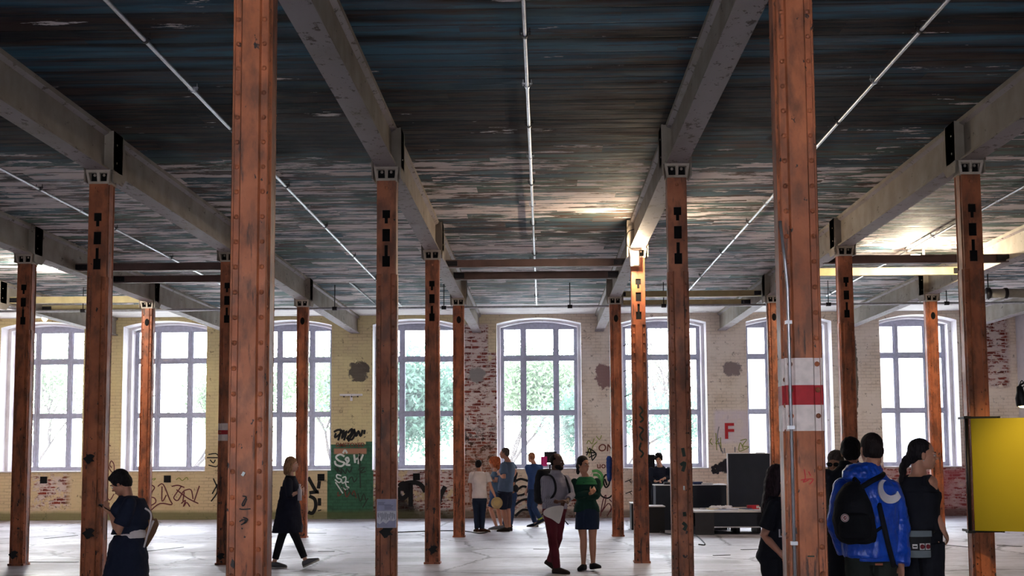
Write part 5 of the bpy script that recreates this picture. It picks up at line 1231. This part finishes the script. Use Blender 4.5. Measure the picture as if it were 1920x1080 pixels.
def fb(t0, t1, za, zb, d0, d1, name, mat):
    m = MB(); m.loft([[q0+dr*t+Vector((0, 0, za))+fn*d0, q0+dr*t+Vector((0, 0, zb))+fn*d0, q0+dr*t+Vector((0, 0, zb))+fn*d1, q0+dr*t+Vector((0, 0, za))+fn*d1] for t in (t0, t1)]); return m.build(name, mat, e2)
MPF = flat('dark_frame_wood', (34, 30, 32), .5)
fb(0, WF, z0, z0+.018, .001, .03, 'frame', MPF); fb(0, WF, z1-.018, z1, .001, .03, 'frame', MPF); fb(0, .018, z0, z1, .001, .03, 'frame', MPF); fb(WF-.018, WF, z0, z1, .001, .03, 'frame', MPF)
fb(.018, WF-.018, z0+.018, z1-.018, .001, .012, 'print', flat('print_paper', (186, 176, 160), .7, 0, .05))
m = MB(); cc = q0+dr*.17+Vector((0, 0, (z0+z1)/2))+fn*.0135
for r_ in (.085, .06, .035):
    m.tube([cc+dr*r_*math.cos(t*PI/12)+Vector((0, 0, r_*math.sin(t*PI/12))) for t in range(25)], .0025, 5)
for k_ in range(6): t = k_*PI/6; m.tube([cc-dr*.05*math.cos(t)-Vector((0, 0, .05*math.sin(t))), cc+dr*.05*math.cos(t)+Vector((0, 0, .05*math.sin(t)))], .0018, 5)
m.build('drawing', flat('drawing_ink', (60, 56, 56), .7), e2)
# black spot lamp aimed at the panel
c = at(1914, 742, 12.9); e = empty('spot_lamp', c, 'black cone lamp hanging just above the yellow panel at the right edge', 'lamp', kind='thing')
m = MB(); N_ = 20; ax = Vector((-.10, 0, 1)).normalized(); aa, bb = frame(ax)
m.loft([m.ell_ring(c+ax*t, aa, bb, r, r, N_) for t, r in ((-.10, .052), (-.085, .055), (-.02, .055), (.04, .035), (.09, .028), (.10, .012))]); m.build('shade', MBLACK, e, True)
MB().ellip(c-ax*.098, (.035, .035, .02)).build('bulb', glow('spot_bulb', (255, 220, 150), 8), e, True)
MB().tube(smooth_pts([c+ax*.1, c+ax*.15+Vector((.03, 0, 0)), c+Vector((.04, 0, .11)), c+Vector((.02, 0, .08))]), .005, 6).build('ring', MBLACK, e, True)
MB().tube(smooth_pts([c+ax*.1, c+Vector((.25, .1, .22)), c+Vector((.5, .35, .2)), Vector((A_.x, A_.y, A_.z))+dr*1.3+Vector((0, 0, -.02))]), .010, 8).build('arm', MBLACK, e, True)
l = bpy.data.lights.new('spot', 'SPOT'); l.energy = 24; l.color = (1, .74, .3); l.spot_size = 1.9; l.spot_blend = .8; l.shadow_soft_size = .03
o = bpy.data.objects.new('spot', l); COL.objects.link(o); o.location = c-ax*.13; tg = Vector((A_.x, A_.y, 1.5))+dr*.75; o.rotation_euler = (tg-o.location).to_track_quat('-Z', 'Y').to_euler()
# ================================================================ STAGE FURNITURE
MFELT = flat('black_felt', (36, 40, 52), .85, 0, .12, 4); MTOPW = flat('pale_table_top', (206, 204, 210), .5, 0, .05); MGREYB = flat('charcoal_board', (48, 47, 54), .7, 0, .1)
def bx(name, u0, u1, vt, Y, Yb, z0, parts=None, mat=MFELT, top=MTOPW, lab='', cat='table', group=None, tt=.02):
    a, b = at(u0, vt, Y), at(u1, vt, Y); e = empty(name, ((a.x+b.x)/2, (Y+Yb)/2, z0), lab, cat, group, 'thing'); z1 = a.z
    MB().box((a.x, Y, z0), (b.x, Yb, z1-tt)).build('body', mat, e)
    MB().box((a.x-.015, Y-.015, z1-tt), (b.x+.015, Yb, z1)).build('top', top, e); return e, a, b, z1
e, a, b, zt_ = bx('long_desk', 1229, 1362, 909, 28.6, 29.25, 0, lab='long desk draped in black cloth with a pale top, in front of the leaning person', cat='desk')
MB().box((a.x, 28.57, .0), (b.x-.12, 28.595, zt_-.02)).build('cloth', MFELT, e)
def item(name, u, v, Y, w_, d_, h_, mat, lab, cat, z, rot=0, group=None):
    p = at(u, v, Y); m = MB(); m.obox((p.x, Y, z+h_/2), w_, d_, h_, (math.cos(rot), math.sin(rot), 0), (-math.sin(rot), math.cos(rot), 0), (0, 0, 1)); return T(m.build(name, mat, None, origin=(p.x, Y, z)), lab, cat, group)
item('controller', 1254, 905, 28.85, .22, .2, .05, MDMETAL, 'dark small device on the desk right of the hands', 'device', zt_)
item('cloth_bundle', 1308, 906, 28.85, .20, .16, .055, flat('navy_bundle', (40, 52, 92), .8), 'dark blue folded bundle on the desk', 'cloth', zt_)
item('paper_stack', 1325, 907, 28.85, .25, .2, .03, flat('paper_a', (216, 210, 206), .8), 'low white paper stack on the desk near its right end', 'paper', zt_)
item('cup', 1262, 903, 28.95, .07, .07, .09, flat('cup_yellow', (190, 150, 96), .6), 'small ochre cup on the desk', 'cup', zt_)
# low platform with papers
e, a, b, zp = bx('low_platform', 1303, 1445, 958, 26.9, 28.4, .16, mat=MFELT, lab='low black platform with a pale top covered in leaflets', cat='platform', tt=.035)
MB().box((a.x, 26.85, 0), (at(1338, 958, 26.9).x, 27.5, zp-.04)).build('side_block', MGREYB, e); MB().box((at(1338, 958, 26.9).x, 26.86, .14), (b.x, 26.9, .165)).build('edge_strip', MSTEEL, e)
for sx_ in (a.x+.9, b.x-.2): MB().box((sx_, 27.4, 0), (sx_+.08, 28.2, .16)).build('foot', MBLACK, e)
R_ = random.Random(11); paps = []
leaf_c = [((222, 216, 222), 'white'), ((198, 196, 216), 'lilac'), ((228, 218, 206), 'cream'), ((150, 160, 190), 'blue grey')]
spots = [(1308, 'near the left end of the platform'), (1322, 'beside the leftmost leaflet'), (1336, 'lying above the edge of the side block'), (1349, 'left of the crumpled heap'), (1362, 'on the crumpled heap'), (1374, 'right of the crumpled heap'), (1388, 'in the middle right of the platform'), (1400, 'just left of the red box'), (1422, 'just right of the red box')]
for i, (u, w_) in enumerate(spots):
    cc_, cn_ = leaf_c[i % 4]
    item('leaflet', u, 955, 27.3+.5*R_.random(), .24, .30, .006+.012*(i % 3), flat('leaflet_%s' % cn_.replace(' ', '_'), cc_, .7, 0, .03), cn_+' leaflet '+w_, 'leaflet', zp, R_.uniform(-.6, .6), 'leaflets on the low platform')
p = at(1358, 951, 27.6); m = MB()
for i in range(5): m.ellip((p.x+R_.uniform(-.22, .22), 27.6+R_.uniform(-.1, .1), zp+.03), (.12, .10, .05), None, 12, 6)
o = m.build('crumpled_paper', flat('crumpled_white', (216, 210, 218), .7), None, True, origin=(p.x, 27.6, zp)); remesh(o, .01, 0, .04, .05); T(o, 'crumpled white paper heap on the low platform', 'paper')
e = empty('red_box', at(1413, 949, 27.7), 'small red box with a pale label on the low platform', 'box', kind='thing'); p = at(1413, 949, 27.7)
MB().box((p.x-.14, 27.6, zp), (p.x+.10, 27.75, zp+.08)).build('carton', flat('carton_red', (190, 40, 56), .5), e); MB().box((p.x+.04, 27.59, zp+.02), (p.x+.10, 27.6, zp+.07)).build('print', MTOPW, e)
# display boards
a, b = at(1363, 851, 28.7), at(1446, 950, 28.7); e = empty('display_board', ((a.x+b.x)/2, 28.75, 0), 'tall charcoal display board standing behind the low platform', 'board', kind='thing')
MB().box((a.x+.02, 28.7, zp), (b.x, 28.76, a.z)).build('panel', MFELT, e); MB().box((a.x, 28.69, 0), (a.x+.02, 28.77, a.z+.015)).box((a.x+.02, 28.69, a.z), (b.x, 28.77, a.z+.015)).build('frame', MTOPW, e)
MB().box((b.x-.3, 28.68, a.z+.015), (b.x-.1, 28.78, a.z+.03)).build('top_clip', MBLACK, e); MB().box((b.x-.05, 28.7, 0), (b.x, 28.76, zp)).build('foot', MBLACK, e)
a, b = at(1208, 852, 30.5), at(1229, 950, 30.5); T(MB().box((a.x, 30.5, 0), (b.x, 30.58, a.z)).build('upright_board', MBLACK, None, origin=(a.x, 30.5, 0)), 'tall narrow black board left of the leaning person', 'board')
e, a, b, z_ = bx('low_box', 1216, 1246, 949, 27.6, 28.3, .0, mat=MBLACK, lab='low black box with a pale lid in front of the desk', cat='box')
MB().box((b.x-.1, 27.55, 0), (b.x-.02, 27.62, .04)).build('caster', MDMETAL, e)
e, a, b, z_ = bx('low_box', 1184, 1200, 943, 28.7, 29.3, .0, mat=MBLACK, lab='low black box half hidden behind the work lamp column', cat='box')
# speaker on stand with a pink sheet
p = at(1031, 870, 30.6); e = empty('speaker_stand', (p.x, 30.6, 0), 'black speaker on a tripod stand behind the bearded person', 'speaker', kind='thing')
MB().box((p.x-.13, 30.55, at(0, 874, 30.6).z), (p.x+.16, 30.8, at(0, 853, 30.6).z)).build('speaker_box', MBLACK, e)
MB().cyl((p.x, 30.65, .3), (p.x, 30.65, p.z), .02, 8).build('pole', MBLACK, e)
for k_ in range(3):
    t = k_*2.1+.4; MB().cyl((p.x, 30.65, .5), (p.x+.45*math.cos(t), 30.65+.35*math.sin(t), .01), .015, 8).build('leg', MBLACK, e)
a, b = at(1014, 856, 30.45), at(1026, 874, 30.45); T(MB().box((a.x, 30.45, b.z), (b.x, 30.54, a.z)).build('pink_board', flat('pink', (206, 44, 120), .6, 0, .04), None, origin=(a.x, 30.45, b.z)), 'bright pink board on the front of the speaker', 'board')
# blue rolled jacket on the column
c = at(1142.5, 886, 26.55); m = MB(); m.loft([m.ell_ring(Vector((c.x, 26.55, at(0, v, 26.55).z)), (1, 0, 0), (0, 1, 0), r, r*.8, 14) for v, r in ((909, .03), (904, .05), (890, .055), (875, .06), (866, .055), (862, .03))])
o = m.build('hanging_jacket', flat('jacket_blue', (34, 62, 130), .8), None, True, origin=c); remesh(o, .008, 1, .02, .05); T(o, 'dark blue jacket hanging on the slim column right of the green sweater', 'jacket')
# floor cables and metal strips
def cable(pts, r, mat, lab, cat='cable', name='floor_cable'):
    P = [ground(u, v)+Vector((0, 0, r)) for u, v in pts]; T(MB().tube(smooth_pts(P, 6), r, 6).build(name, mat, None, True, origin=P[0]), lab, cat)
cable([(746, 999), (800, 997), (850, 996), (880, 998), (900, 1001), (918, 997), (914, 994)], .012, MBLACK, 'thin black cable curling round the feet of the person in white')
cable([(1226, 997), (1262, 1003), (1300, 1003), (1322, 1021), (1310, 1022)], .012, MBLACK, 'black cable looping over the floor in front of the low box')
for i, (u0, v0, u1, v1, w_) in enumerate(((85, 1010, 144, 1004, 'left of the phone woman column'), (262, 1035, 342, 1026, 'behind the tan backpack'), (597, 1034, 627, 1034, 'in front of the striding person'), (575, 1000, 612, 1000, 'left of the notice column, farther back'), (1390, 1031, 1422, 1030, 'left of the person in the black T-shirt'), (1338, 1042, 1368, 1041, 'in front of the low platform, the nearest'),
      (1000, 1030, 1025, 1030, 'behind the bearded person'), (1770, 1022, 1815, 1026, 'right of the tank top person'), (52, 1054, 146, 1054, 'beside the farthest left column'), (1870, 1023, 1916, 1025, 'beyond the yellow panel'))):
    a, b = ground(u0, v0), ground(u1, v1); d = (b-a); n_ = Vector((-d.y, d.x, 0)).normalized()*.035
    m = MB(); m.loft([[a-n_, b-n_, b+n_, a+n_], [q+Vector((0, 0, .008)) for q in (a-n_, b-n_, b+n_, a+n_)]]); T(m.build('floor_strip', MDMETAL, None, origin=a), 'dark flat strip set in the floor '+w_, 'strip', 'dark strips in the concrete floor')
